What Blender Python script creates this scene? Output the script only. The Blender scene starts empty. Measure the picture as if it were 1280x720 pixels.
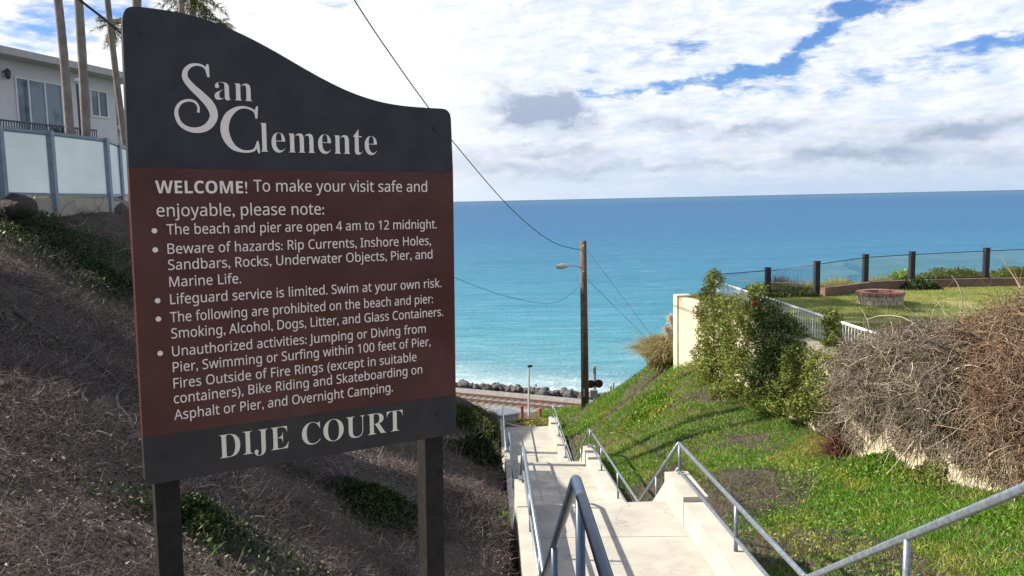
import bpy, math, random
import numpy as np
from mathutils import Matrix, Vector, noise as mnoise

random.seed(7)
rng = np.random.default_rng(11)
S = bpy.context.scene
COL = S.collection
R = math.radians

# ------------------------------------------------------------------ camera
FPX = 1030.0
PITCH, ROLL = R(6.07), R(1.2)
cf = np.array([0, math.cos(PITCH), -math.sin(PITCH)])
_r = np.array([1.0, 0, 0]); _u = np.cross(_r, cf)
cr = _r * math.cos(ROLL) - _u * math.sin(ROLL)
cu = _u * math.cos(ROLL) + _r * math.sin(ROLL)
cam = bpy.data.cameras.new('camera')
cam.sensor_width = 36.0
cam.lens = 36.0 * FPX / 1280.0
cam.clip_start = 0.05
cam.clip_end = 200000
co = bpy.data.objects.new('camera', cam)
COL.objects.link(co)
co.matrix_world = Matrix(((cr[0], cu[0], -cf[0], 0), (cr[1], cu[1], -cf[1], 0), (cr[2], cu[2], -cf[2], 0), (0, 0, 0, 1)))
S.camera = co


def ray(px, py):
    return (cf * FPX + cr * (px - 640) - cu * (py - 360)) / FPX


def at(px, py, y):
    d = ray(px, py)
    return d * y / d[1]


def atz(px, py, z):
    d = ray(px, py)
    return d * z / d[2]


# ------------------------------------------------------------------ light
SUN_EL, SUN_FWD = R(37.5), R(9)          # sun to the left, a little ahead of the camera
sund = np.array([-math.cos(SUN_FWD) * math.cos(SUN_EL), math.sin(SUN_FWD) * math.cos(SUN_EL), math.sin(SUN_EL)])
sl = bpy.data.lights.new('sun', 'SUN')
sl.energy = 5.0
sl.angle = R(0.5)
sl.color = (1.0, 0.93, 0.80)
so = bpy.data.objects.new('sun', sl)
COL.objects.link(so)
so.rotation_euler = Vector(-sund).to_track_quat('-Z', 'Y').to_euler()
S.view_settings.view_transform = 'Standard'
S.view_settings.look = 'None'
S.view_settings.gamma = 1
S.view_settings.use_curve_mapping = False
S.view_settings.exposure = 0.88
S.cycles.max_bounces = 8
S.cycles.transparent_max_bounces = 16
S.cycles.caustics_reflective = False
S.cycles.caustics_refractive = False


# ------------------------------------------------------------------ node helper
class NT:
    def __init__(s, tree):
        s.t = tree; s.n = tree.nodes; s.l = tree.links

    def node(s, typ, ins=None, **kw):
        nd = s.n.new(typ)
        for k, v in kw.items():
            setattr(nd, k, v)
        for k, v in (ins or {}).items():
            s.put(nd.inputs[k], v)
        return nd

    def put(s, sock, v):
        if isinstance(v, bpy.types.NodeSocket):
            s.l.new(v, sock)
        elif isinstance(v, (tuple, list)) and sock.type == 'RGBA' and len(v) == 3:
            sock.default_value = (*v, 1)
        else:
            sock.default_value = v

    def m(s, op, a, b=0.0, c=0.0, clamp=False):
        nd = s.node('ShaderNodeMath', operation=op, use_clamp=clamp)
        s.put(nd.inputs[0], a); s.put(nd.inputs[1], b); s.put(nd.inputs[2], c)
        return nd.outputs[0]

    def mix(s, f, a, b):
        nd = s.node('ShaderNodeMix', data_type='RGBA')
        s.put(nd.inputs[0], f); s.put(nd.inputs[6], a); s.put(nd.inputs[7], b)
        return nd.outputs[2]

    def noise(s, vec, scale, detail=4, rough=0.55, dist=0.0):
        nd = s.node('ShaderNodeTexNoise', {'Scale': scale, 'Detail': detail, 'Roughness': rough, 'Distortion': dist})
        if vec is not None:
            s.l.new(vec, nd.inputs['Vector'])
        return nd.outputs['Fac']

    def ss(s, v, a, b):
        nd = s.node('ShaderNodeMapRange', {1: a, 2: b, 3: 0.0, 4: 1.0}, interpolation_type='SMOOTHSTEP')
        s.put(nd.inputs[0], v)
        return nd.outputs[0]

    def ramp(s, v, stops):
        nd = s.node('ShaderNodeValToRGB')
        el = nd.color_ramp.elements
        while len(el) < len(stops):
            el.new(0.5)
        for e, (p, c) in zip(el, stops):
            e.position = p; e.color = (*c, 1)
        s.put(nd.inputs[0], v)
        return nd.outputs[0]

    def comb(s, x, y, z):
        nd = s.node('ShaderNodeCombineXYZ')
        for i, v in enumerate((x, y, z)):
            s.put(nd.inputs[i], v)
        return nd.outputs[0]


# ------------------------------------------------------------------ sky
W = bpy.data.worlds.new('World')
S.world = W
W.use_nodes = True
w = NT(W.node_tree)
w.n.clear()
tc = w.node('ShaderNodeTexCoord')
sep = w.node('ShaderNodeSeparateXYZ'); w.l.new(tc.outputs['Generated'], sep.inputs[0])
dx, dy, dz = sep.outputs
sky = w.node('ShaderNodeTexSky', sky_type='NISHITA', sun_disc=False, sun_elevation=SUN_EL,
             sun_rotation=R(-90) + SUN_FWD, altitude=20, air_density=1.0, dust_density=0.6, ozone_density=2.5)
az = w.m('ARCTAN2', dx, dy)
el = w.m('ARCSINE', dz)
elp = w.m('MAXIMUM', el, 0.0)
cv = w.comb(w.m('MULTIPLY', az, 1.0), w.m('MULTIPLY', w.m('POWER', elp, 0.75), 2.6), 0.0)
# wave the lookup a little so that blob edges are ragged
n1 = w.noise(cv, 7.0, 7, 0.6, 0.4)
n2 = w.noise(w.comb(w.m('MULTIPLY', az, 16.0), w.m('ADD', w.m('MULTIPLY', elp, 62.0), w.m('MULTIPLY', az, 5.0)), 3.1), 1.0, 5, 0.55, 0.5)
n3 = w.noise(w.comb(w.m('MULTIPLY', az, 11.0), w.m('MULTIPLY', elp, 34.0), 7.7), 1.0, 7, 0.6, 0.3)


wc = w.comb(w.m('MULTIPLY', az, 13.0), w.m('MULTIPLY', elp, 24.0), 1.3)
wn = w.node('ShaderNodeTexNoise', {'Scale': 1.0, 'Detail': 5, 'Roughness': .62}); w.l.new(wc, wn.inputs['Vector'])
wsep = w.node('ShaderNodeSeparateColor'); w.l.new(wn.outputs['Color'], wsep.inputs[0])
azw = w.m('ADD', az, w.m('MULTIPLY', w.m('SUBTRACT', wsep.outputs[0], .5), .16))
elw = w.m('ADD', el, w.m('MULTIPLY', w.m('SUBTRACT', wsep.outputs[1], .5), .062))
puff = w.noise(w.comb(w.m('MULTIPLY', az, 26.0), w.m('MULTIPLY', elp, 52.0), 9.2), 1.0, 6, 0.62, 0.35)


def blob(a0, e0, la, le, ang=0.0):
    c, s_ = math.cos(ang), math.sin(ang)
    A = w.m('SUBTRACT', azw, a0); E_ = w.m('SUBTRACT', elw, e0)
    p = w.m('DIVIDE', w.m('ADD', w.m('MULTIPLY', A, c), w.m('MULTIPLY', E_, s_)), la)
    q = w.m('DIVIDE', w.m('SUBTRACT', w.m('MULTIPLY', E_, c), w.m('MULTIPLY', A, s_)), le)
    return w.m('EXPONENT', w.m('MULTIPLY', w.m('ADD', w.m('MULTIPLY', p, p), w.m('MULTIPLY', q, q)), -1.0))


def total(bl):
    t = None
    for amp, *b in bl:
        v = w.m('MULTIPLY', blob(*b), amp)
        t = v if t is None else w.m('ADD', t, v)
    return t


blue = total([(0.42, .399, .200, .055, .012, .15), (0.40, .372, .172, .045, .014, .55), (0.40, .305, .138, .055, .010, .22),
              (0.36, .21, .127, .10, .0065, .08), (0.22, .09, .122, .035, .004, .0), (0.38, .53, .150, .10, .008, .06),
              (0.26, .45, .126, .10, .010, .12), (0.20, .29, .115, .05, .008, .2), (0.33, -.46, .20, .12, .035, .5),
              (0.20, .01, .235, .09, .010, .1), (0.16, .216, .172, .03, .012, .6), (0.16, .15, .16, .10, .02, .2),
              (0.25, -.2, .23, .06, .012, .0), (0.5, .9, .3, .25, .12, .2), (0.5, -.9, .35, .2, .1, .0)])
grey = total([(0.74, .024, .106, .044, .019, -.25), (0.5, .058, .103, .028, .014, -.2), (0.36, .283, .073, .055, .008, .0), (0.40, .488, .060, .075, .011, .05),
              (0.28, .05, .058, .05, .007, .0), (0.26, .19, .080, .045, .008, .0), (0.34, .42, .040, .10, .008, .0),
              (0.24, .10, .036, .20, .007, .0), (0.2, -.05, .05, .05, .01, .0)])
# far overhead and behind: broken cloud
up = w.ss(el, 0.26, 0.6)
behind = w.ss(dy, 0.35, -0.2)
cover = w.m('ADD', w.m('MULTIPLY', n1, 0.35), w.m('MULTIPLY', n2, 0.65))
cover = w.m('SUBTRACT', w.m('ADD', cover, 0.12), w.m('MULTIPLY', blue, 1.2))
cover = w.m('SUBTRACT', cover, w.m('MULTIPLY', w.m('MAXIMUM', up, behind), 0.32))
rip = w.noise(w.comb(w.m('ADD', w.m('MULTIPLY', az, 30.0), w.m('MULTIPLY', elp, 40.0)), w.m('SUBTRACT', w.m('MULTIPLY', elp, 150.0), w.m('MULTIPLY', az, 14.0)), 5.5), 1.0, 5, 0.6, 0.3)
cover = w.m('ADD', cover, w.m('MULTIPLY', w.m('SUBTRACT', rip, .5), .36))
cover = w.m('ADD', cover, w.m('MULTIPLY', w.m('SUBTRACT', puff, .5), .40))
dens = w.ss(cover, 0.10, 0.50)
# underside shading
gs = w.m('ADD', w.m('ADD', w.m('MULTIPLY', n3, 0.62), w.m('MULTIPLY', puff, 0.33)), w.m('MULTIPLY', grey, w.m('ADD', .35, w.m('MULTIPLY', puff, 1.35))))
gs = w.m('ADD', gs, w.m('MULTIPLY', w.ss(el, 0.14, 0.02), 0.22))
gmask = w.ss(gs, 0.46, 1.18)
sunside = w.m('MULTIPLY', w.ss(az, 0.25, -0.1), 0.35)
gfin = w.m('MULTIPLY', gmask, w.m('SUBTRACT', 1.0, w.m('MULTIPLY', sunside, w.ss(el, 0.10, 0.16))))
cwhite = w.mix(w.ss(w.m('ADD', w.m('MULTIPLY', puff, .6), w.m('MULTIPLY', rip, .4)), 0.34, 0.66), (6.0, 6.9, 8.3), (8.75, 8.8, 8.9))
cwhite = w.mix(w.m('MULTIPLY', w.ss(az, .10, -.16), .7), cwhite, (9.3, 9.3, 9.3))
ccol = w.mix(gfin, cwhite, (3.5, 4.2, 5.5))
skyc = w.node('ShaderNodeMix', data_type='RGBA', blend_type='MULTIPLY')
skyc.inputs[0].default_value = 1.0
w.l.new(sky.outputs[0], skyc.inputs[6]); skyc.inputs[7].default_value = (0.55, 0.80, 1.22, 1)
col = w.mix(dens, skyc.outputs[2], ccol)
# milky band over the horizon
hz = w.m('MULTIPLY', w.ss(el, 0.055, 0.0), 0.75)
col = w.mix(hz, col, w.mix(w.ss(az, 0.4, -0.2), (4.3, 5.5, 7.2), (6.4, 7.4, 8.4)))
dim = w.m('ADD', 1.0, w.m('MULTIPLY', w.m('MAXIMUM', up, behind), 0.0))   # front-lit cloud behind the viewer is a little brighter
bg = w.node('ShaderNodeBackground')
fin = w.node('ShaderNodeMix', data_type='RGBA', blend_type='MULTIPLY'); fin.inputs[0].default_value = 1
w.l.new(col, fin.inputs[6]); w.l.new(dim, fin.inputs[7])
w.l.new(fin.outputs[2], bg.inputs[0])
bg.inputs[1].default_value = 0.066
out = w.node('ShaderNodeOutputWorld'); w.l.new(bg.outputs[0], out.inputs[0])


# ------------------------------------------------------------------ materials
def mat(name, base, base2=None, rough=0.7, scale=6.0, metal=0.0, spec=0.4, bump=0.0, bscale=30.0, trans=0.0, island=0.0,
        detail=5, lo=0.35, hi=0.65, island_col=None):
    m = bpy.data.materials.new(name)
    m.use_nodes = True
    t = NT(m.node_tree); t.n.clear()
    o = t.node('ShaderNodeOutputMaterial')
    b = t.node('ShaderNodeBsdfPrincipled', {'Roughness': rough, 'Metallic': metal, 'Specular IOR Level': spec})
    tcn = t.node('ShaderNodeTexCoord')
    if base2 is not None:
        c = t.mix(t.ss(t.noise(tcn.outputs['Object'], scale, detail, 0.6), lo, hi), base, base2)
    else:
        c = t.mix(0.0, base, base)
    if island:
        g = t.node('ShaderNodeNewGeometry')
        rnd = g.outputs['Random Per Island']
        if island_col is not None:
            c = t.mix(t.ss(rnd, 1 - island, 1.0), c, island_col)
        h = t.node('ShaderNodeHueSaturation')
        t.l.new(t.m('ADD', t.m('MULTIPLY', rnd, 0.9), 0.55), h.inputs['Value'])
        t.l.new(c, h.inputs['Color']); c = h.outputs[0]
    t.l.new(c, b.inputs['Base Color'])
    if bump:
        bn = t.node('ShaderNodeBump', {'Strength': bump, 'Distance': 0.02})
        t.l.new(t.noise(tcn.outputs['Object'], bscale, 6, 0.65), bn.inputs['Height'])
        t.l.new(bn.outputs[0], b.inputs['Normal'])
    if trans:
        tr = t.node('ShaderNodeBsdfTranslucent'); t.l.new(c, tr.inputs[0])
        mx = t.node('ShaderNodeMixShader', {0: trans}); t.l.new(b.outputs[0], mx.inputs[1]); t.l.new(tr.outputs[0], mx.inputs[2])
        t.l.new(mx.outputs[0], o.inputs[0])
    else:
        t.l.new(b.outputs[0], o.inputs[0])
    return m


M = {}
M['slate'] = mat('slate_panel', (.0215, .0213, .0232), (.032, .0318, .033), .42, 9, spec=.35, bump=.05, bscale=400)
M['maroon'] = mat('maroon_panel', (.074, .0205, .0155), (.100, .036, .028), .36, 4, spec=.3, bump=.03, bscale=300)
M['board_edge'] = mat('board_edge', (.05, .05, .05), None, .5)
M['letters'] = mat('cream_lettering', (.90, .80, .71), (.86, .76, .67), .5, 60)
M['gold_letters'] = mat('ivory_lettering', (.86, .80, .62), (.82, .76, .58), .5, 60)
M['post_wood'] = mat('painted_post', (.016, .014, .013), (.026, .022, .020), .6, 30, spec=.2, bump=.15, bscale=120)
M['pipe'] = mat('galvanised_pipe', (.165, .20, .24), (.26, .30, .34), .42, 25, metal=.55, spec=.5, bump=.04, bscale=150)
M['pipe_shaded'] = mat('shaded_pipe', (.035, .060, .105), (.05, .08, .13), .36, 18, metal=.15, spec=.5, bump=.04, bscale=150)  # darker, bluer copy of the pipe colour, for the foreground rail in shade


def concrete():
    m = mat('concrete', (.45, .42, .368), (.36, .335, .295), .88, 1.7, spec=.2, bump=.25, bscale=45)
    t = NT(m.node_tree)
    b = next(n for n in t.n if n.type == 'BSDF_PRINCIPLED')
    src = b.inputs['Base Color'].links[0].from_socket
    tcn = t.node('ShaderNodeTexCoord')
    st = t.ss(t.noise(tcn.outputs['Object'], 0.8, 8, 0.7, 0.6), 0.54, 0.74)
    fine = t.noise(tcn.outputs['Object'], 60, 4, 0.7)
    c = t.mix(t.m('MULTIPLY', st, 0.7), src, (.22, .19, .16))
    c = t.mix(t.m('MULTIPLY', t.ss(fine, 0.55, 0.75), 0.35), c, (.28, .25, .21))
    sp = t.node('ShaderNodeSeparateXYZ'); t.l.new(tcn.outputs['Object'], sp.inputs[0])
    j = t.m('LESS_THAN', t.m('ABSOLUTE', t.m('SUBTRACT', t.m('FRACT', t.m('DIVIDE', t.m('ADD', sp.outputs[1], t.m('MULTIPLY', sp.outputs[0], .026)), 1.62)), .5)), .006)
    cr_ = t.node('ShaderNodeTexVoronoi', {'Scale': .55}, feature='DISTANCE_TO_EDGE')
    wv = t.node('ShaderNodeVectorMath', operation='ADD'); nz = t.node('ShaderNodeTexNoise', {'Scale': 2.5, 'Detail': 5}); t.l.new(tcn.outputs['Object'], nz.inputs['Vector'])
    t.l.new(tcn.outputs['Object'], wv.inputs[0]); t.l.new(nz.outputs['Color'], wv.inputs[1]); t.l.new(wv.outputs[0], cr_.inputs['Vector'])
    ck = t.m('LESS_THAN', cr_.outputs['Distance'], .0035)
    c = t.mix(t.m('MULTIPLY', t.m('MAXIMUM', j, t.m('MULTIPLY', ck, .7)), .7), c, (.13, .115, .10))
    t.l.new(c, b.inputs['Base Color'])
    return m


M['concrete'] = concrete()
M['cheek'] = mat('cheek_concrete', (.50, .465, .40), (.42, .39, .335), .88, 2.5, spec=.2, bump=.2, bscale=50)
M['stucco'] = mat('cream_stucco', (.62, .54, .40), (.54, .46, .34), .9, 2.0, spec=.2, bump=.3, bscale=70)
M['white_metal'] = mat('white_painted_metal', (.78, .78, .76), (.7, .7, .68), .45, 20)
M['dark_post'] = mat('dark_painted_post', (.018, .020, .024), (.03, .03, .033), .5, 15)
M['cable'] = mat('cable', (.02, .02, .022), None, .6)
M['pole_wood'] = mat('weathered_pole_wood', (.085, .060, .045), (.15, .115, .09), .85, 3, bump=.4, bscale=25)
M['brick'] = mat('ring_brick', (.54, .44, .33), (.44, .34, .25), .9, 9, bump=.3, bscale=60)
M['cap_brick'] = mat('ring_cap_brick', (.40, .20, .14), (.31, .155, .115), .85, 9, bump=.3, bscale=60)
M['soot'] = mat('soot', (.02, .018, .016), None, .95)
M['curb'] = mat('brown_curb', (.22, .14, .10), (.16, .10, .075), .9, 3, bump=.2)
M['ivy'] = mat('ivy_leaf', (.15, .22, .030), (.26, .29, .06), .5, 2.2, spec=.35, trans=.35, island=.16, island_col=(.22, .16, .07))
M['ivy_dark'] = mat('dark_ivy_leaf', (.05, .085, .016), (.10, .135, .03), .5, 2.2, spec=.3, trans=.25, island=.08, island_col=(.14, .10, .05))  # darker copy of the ivy for its shaded part; also dark hedges, bushes
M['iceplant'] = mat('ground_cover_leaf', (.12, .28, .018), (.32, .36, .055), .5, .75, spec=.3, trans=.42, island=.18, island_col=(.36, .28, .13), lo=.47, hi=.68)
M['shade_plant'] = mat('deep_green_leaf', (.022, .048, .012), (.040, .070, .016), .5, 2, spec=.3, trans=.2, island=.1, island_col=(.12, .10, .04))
M['lawn_blade'] = mat('lawn_blade', (.19, .28, .045), (.30, .31, .08), .65, .9, spec=.2, trans=.3, island=.2, island_col=(.36, .29, .15))
M['twig'] = mat('dry_twig', (.086, .064, .060), (.145, .112, .102), .85, 3, island=.10, island_col=(.28, .24, .21))
M['vine'] = mat('grey_vine', (.155, .128, .095), (.26, .215, .155), .85, 2, island=.2, island_col=(.46, .40, .30))
M['brown_twig'] = mat('brown_twig', (.17, .11, .072), (.27, .19, .13), .85, 2, island=.2, island_col=(.42, .32, .2))
M['red_brown'] = mat('red_brown_dead_leaf', (.13, .05, .03), (.18, .08, .05), .85, 5, island=.2, island_col=(.22, .12, .07))
M['stem'] = mat('woody_stem', (.12, .09, .06), (.18, .14, .10), .9, 5)
M['pampas'] = mat('pampas_blade', (.28, .27, .11), (.46, .37, .18), .7, 2.0, trans=.3, island=.3, island_col=(.44, .36, .19))
M['plume'] = mat('pampas_plume', (.80, .70, .54), (.72, .62, .48), .9, 8, trans=.35)
M['dry_grass'] = mat('yellow_grass', (.34, .30, .10), (.24, .26, .07), .7, 2, trans=.3, island=.3, island_col=(.45, .36, .16))
M['flower'] = mat('red_petal', (.65, .03, .03), None, .6, trans=.2)
M['orange_petal'] = mat('orange_petal', (.65, .16, .03), None, .6, trans=.2)
M['rock'] = mat('riprap_rock', (.055, .053, .052), (.12, .112, .105), .85, 1.5, bump=.5, bscale=8)
M['boulder'] = mat('brown_boulder', (.030, .022, .019), (.05, .038, .032), .9, 4, bump=.5, bscale=14)
M['rail_steel'] = mat('rusty_rail', (.14, .065, .042), (.20, .10, .065), .7, 6, metal=.3)
M['sleeper'] = mat('sleeper_wood', (.13, .115, .105), (.19, .17, .155), .9, 5)
M['lamp_pole'] = mat('pale_lamp_pole', (.62, .62, .60), None, .5)
M['lamp_grey'] = mat('lamp_housing', (.55, .55, .53), None, .45)
M['black'] = mat('black_paint', (.012, .012, .014), None, .5)
M['lens'] = mat('red_signal_lens', (.12, .01, .012), None, .25)
M['signal_grey'] = mat('signal_mast', (.42, .42, .42), (.34, .34, .34), .5, 8, metal=.3)
M['cabinet'] = mat('cabinet_paint', (.52, .50, .46), (.46, .44, .40), .6, 4)
M['cabinet_roof'] = mat('cabinet_roof', (.80, .78, .73), None, .6)
M['rust_post'] = mat('rust_orange_post', (.40, .13, .06), (.30, .10, .05), .8, 6)
M['house_wall'] = mat('house_stucco', (.68, .645, .62), (.64, .60, .575), .9, 1.2, bump=.15, bscale=40)
M['trim'] = mat('white_trim', (.74, .73, .70), None, .5)
M['roof'] = mat('roof_fascia', (.50, .47, .44), (.44, .41, .38), .8, 4)
M['steel_blue'] = mat('blue_grey_frame', (.17, .22, .27), (.22, .27, .32), .45, 8, metal=.2)
M['iron'] = mat('balcony_iron', (.06, .065, .08), None, .5)
M['terracotta'] = mat('terracotta', (.36, .15, .09), (.30, .12, .07), .85, 6)
M['block'] = mat('block_wall', (.42, .37, .30), (.34, .29, .235), .9, 2.5, bump=.3, bscale=30)
M['palm_bark'] = mat('palm_bark', (.185, .155, .135), (.26, .225, .195), .9, 4, bump=.5, bscale=14)
M['palm_leaf'] = mat('palm_leaf', (.075, .105, .03), (.16, .16, .055), .55, 2, trans=.25, island=.2, island_col=(.30, .23, .11))
M['hose'] = mat('black_hose', (.03, .03, .033), None, .5)
M['pale_hose'] = mat('pale_hose', (.20, .20, .21), None, .6)


def glass_mat(name, tint, gloss=0.10, rough=0.02):
    m = bpy.data.materials.new(name); m.use_nodes = True
    t = NT(m.node_tree); t.n.clear()
    o = t.node('ShaderNodeOutputMaterial')
    tr = t.node('ShaderNodeBsdfTransparent', {0: tint})
    gl = t.node('ShaderNodeBsdfGlossy', {'Roughness': rough})
    tcn = t.node('ShaderNodeTexCoord')
    f = t.m('ADD', gloss, t.m('MULTIPLY', t.noise(tcn.outputs['Object'], 0.9, 3), 0.05))
    mx = t.node('ShaderNodeMixShader'); t.l.new(f, mx.inputs[0]); t.l.new(tr.outputs[0], mx.inputs[1]); t.l.new(gl.outputs[0], mx.inputs[2])
    t.l.new(mx.outputs[0], o.inputs[0])
    return m


M['clear_glass'] = glass_mat('clear_fence_glass', (.96, .98, .98), .09)


def frosted():
    m = bpy.data.materials.new('frosted_glass'); m.use_nodes = True
    t = NT(m.node_tree); t.n.clear()
    o = t.node('ShaderNodeOutputMaterial')
    tcn = t.node('ShaderNodeTexCoord')
    c = t.mix(t.noise(tcn.outputs['Object'], 1.2, 4), (.27, .335, .385), (.42, .475, .515))
    tl = t.node('ShaderNodeBsdfTranslucent'); t.l.new(c, tl.inputs[0])
    df = t.node('ShaderNodeBsdfPrincipled', {'Roughness': .35}); t.l.new(c, df.inputs['Base Color'])
    tr = t.node('ShaderNodeBsdfTransparent', {0: (.90, .93, .96)})
    a = t.node('ShaderNodeMixShader', {0: .35}); t.l.new(tl.outputs[0], a.inputs[1]); t.l.new(df.outputs[0], a.inputs[2])
    b = t.node('ShaderNodeMixShader', {0: .30}); t.l.new(a.outputs[0], b.inputs[1]); t.l.new(tr.outputs[0], b.inputs[2])
    t.l.new(b.outputs[0], o.inputs[0])
    return m


M['frosted'] = frosted()


def window_glass():
    m = bpy.data.materials.new('window_pane'); m.use_nodes = True
    t = NT(m.node_tree)
    b = t.n['Principled BSDF']
    tcn = t.node('ShaderNodeTexCoord')
    c = t.mix(t.ss(t.noise(tcn.outputs['Object'], .8, 2), .4, .6), (.05, .09, .13), (.16, .22, .26))
    t.l.new(c, b.inputs['Base Color'])
    b.inputs['Roughness'].default_value = .08
    return m


M['pane'] = window_glass()


# ------------------------------------------------------------------ mesh builder
class MB:
    def __init__(s):
        s.V = []; s.F = []; s.n = 0; s.A = []     # F python faces; A list of (verts array, quads array)

    def add(s, verts, faces):
        o = s.n
        s.V.append(np.asarray(verts, float).reshape(-1, 3)); s.n += len(s.V[-1])
        s.F += [tuple(i + o for i in f) for f in faces]
        return s

    def quads(s, verts, q):
        o = s.n
        v = np.asarray(verts, float).reshape(-1, 3)
        s.V.append(v); s.n += len(v); s.A.append(np.asarray(q, np.int64) + o)
        return s

    def box(s, c, size, rz=0.0, ax=None):
        c = np.asarray(c, float); h = np.asarray(size, float) / 2
        if ax is None:
            ax = (np.array([math.cos(rz), math.sin(rz), 0]), np.array([-math.sin(rz), math.cos(rz), 0]), np.array([0, 0, 1.0]))
        v = [c + ax[0] * h[0] * i + ax[1] * h[1] * j + ax[2] * h[2] * k for k in (-1, 1) for j in (-1, 1) for i in (-1, 1)]
        return s.add(v, [(0, 2, 3, 1), (4, 5, 7, 6), (0, 1, 5, 4), (2, 6, 7, 3), (0, 4, 6, 2), (1, 3, 7, 5)])

    def tube(s, pts, r, seg=10, cap=True):
        p = np.asarray(pts, float); n = len(p)
        rr = np.full(n, r, float) if np.isscalar(r) else np.asarray(r, float)
        T = np.zeros_like(p); d = np.diff(p, axis=0); d /= np.linalg.norm(d, axis=1)[:, None] + 1e-12
        T[0] = d[0]; T[-1] = d[-1]
        if n > 2:
            T[1:-1] = d[1:] + d[:-1]
            T /= np.linalg.norm(T, axis=1)[:, None] + 1e-12
        up_ = np.array([0, 0, 1.0]) if abs(T[0][2]) < .9 else np.array([1.0, 0, 0])
        N = np.cross(T[0], up_); N /= np.linalg.norm(N)
        vs = []
        a = np.linspace(0, 2 * math.pi, seg, endpoint=False)
        for i in range(n):
            N = N - T[i] * (N @ T[i]); N /= np.linalg.norm(N) + 1e-12
            B = np.cross(T[i], N)
            st = 1.0
            if 0 < i < n - 1:
                cth = max(.3, math.sqrt(max(0, (1 + d[i - 1] @ d[i]) / 2)))
                st = 1 / cth
                bis = d[i] - d[i - 1]; nb = np.linalg.norm(bis)
            ring = N * np.cos(a)[:, None] + B * np.sin(a)[:, None]
            if st > 1.001 and nb > 1e-6:
                bis = bis / nb
                ring = ring + bis * ((ring @ bis)[:, None] * (st - 1))
            vs.append(p[i] + ring * rr[i])
        V = np.concatenate(vs)
        f = []
        for i in range(n - 1):
            for k in range(seg):
                k2 = (k + 1) % seg
                f.append((i * seg + k, i * seg + k2, (i + 1) * seg + k2, (i + 1) * seg + k))
        if cap:
            f.append(tuple(range(seg - 1, -1, -1))); f.append(tuple((n - 1) * seg + k for k in range(seg)))
        return s.add(V, f)

    def lathe(s, c, prof, seg=20):
        a = np.linspace(0, 2 * math.pi, seg, endpoint=False)
        V = [np.asarray(c) + np.array([r * math.cos(t), r * math.sin(t), z]) for r, z in prof for t in a]
        f = []
        for i in range(len(prof) - 1):
            for k in range(seg):
                k2 = (k + 1) % seg
                f.append((i * seg + k, i * seg + k2, (i + 1) * seg + k2, (i + 1) * seg + k))
        f.append(tuple(range(seg - 1, -1, -1))); f.append(tuple((len(prof) - 1) * seg + k for k in range(seg)))
        return s.add(V, f)

    def prism(s, poly, frame, t0, t1):
        """poly (a,b) points in a plane, extruded along third axis from t0 to t1; frame(a,b,t)->xyz"""
        n = len(poly)
        V = [frame(a, b, t0) for a, b in poly] + [frame(a, b, t1) for a, b in poly]
        f = [tuple(range(n - 1, -1, -1)), tuple(range(n, 2 * n))]
        f += [(i, (i + 1) % n, n + (i + 1) % n, n + i) for i in range(n)]
        return s.add(V, f)

    # ---- vegetation, vectorised
    def leaves(s, P, L, Wd, up=0.5, fold=0.15, N=None):
        n = len(P)
        d = rng.normal(size=(n, 3)); d[:, 2] = np.abs(d[:, 2]) * up + (0 if up < 1 else .3)
        d /= np.linalg.norm(d, axis=1)[:, None]
        nn = rng.normal(size=(n, 3)) if N is None else N + rng.normal(size=(n, 3)) * .55
        sd = np.cross(d, nn); sd /= np.linalg.norm(sd, axis=1)[:, None] + 1e-9
        nm = np.cross(sd, d)
        L = np.asarray(L)[:, None] if np.ndim(L) else np.full((n, 1), L)
        Wd = np.asarray(Wd)[:, None] if np.ndim(Wd) else np.full((n, 1), Wd)
        V = np.empty((n, 4, 3))
        V[:, 0] = P; V[:, 1] = P + d * L * .5 + sd * Wd * .5 + nm * L * fold
        V[:, 2] = P + d * L; V[:, 3] = P + d * L * .5 - sd * Wd * .5 + nm * L * fold
        return s.quads(V.reshape(-1, 3), np.arange(4 * n).reshape(n, 4))

    def blades(s, P, D, L, Wd, droop=0.0, seg=1, tip=.15):
        n = len(P)
        D = D / (np.linalg.norm(D, axis=1)[:, None] + 1e-9)
        sd = np.cross(D, rng.normal(size=(n, 3))); sd /= np.linalg.norm(sd, axis=1)[:, None] + 1e-9
        L = np.broadcast_to(np.asarray(L, float).reshape(-1, 1), (n, 1)); Wd = np.broadcast_to(np.asarray(Wd, float).reshape(-1, 1), (n, 1))
        V = np.empty((n, 2 * (seg + 1), 3))
        for i in range(seg + 1):
            t = i / seg
            c = P + D * L * t + np.array([0, 0, -1.0]) * L * droop * t * t
            wd = Wd * (1 - (1 - tip) * t) * .5
            V[:, 2 * i] = c - sd * wd; V[:, 2 * i + 1] = c + sd * wd
        base = np.array([[2 * i, 2 * i + 1, 2 * i + 3, 2 * i + 2] for i in range(seg)])
        q = (np.arange(n)[:, None, None] * 2 * (seg + 1) + base[None]).reshape(-1, 4)
        return s.quads(V.reshape(-1, 3), q)

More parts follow.
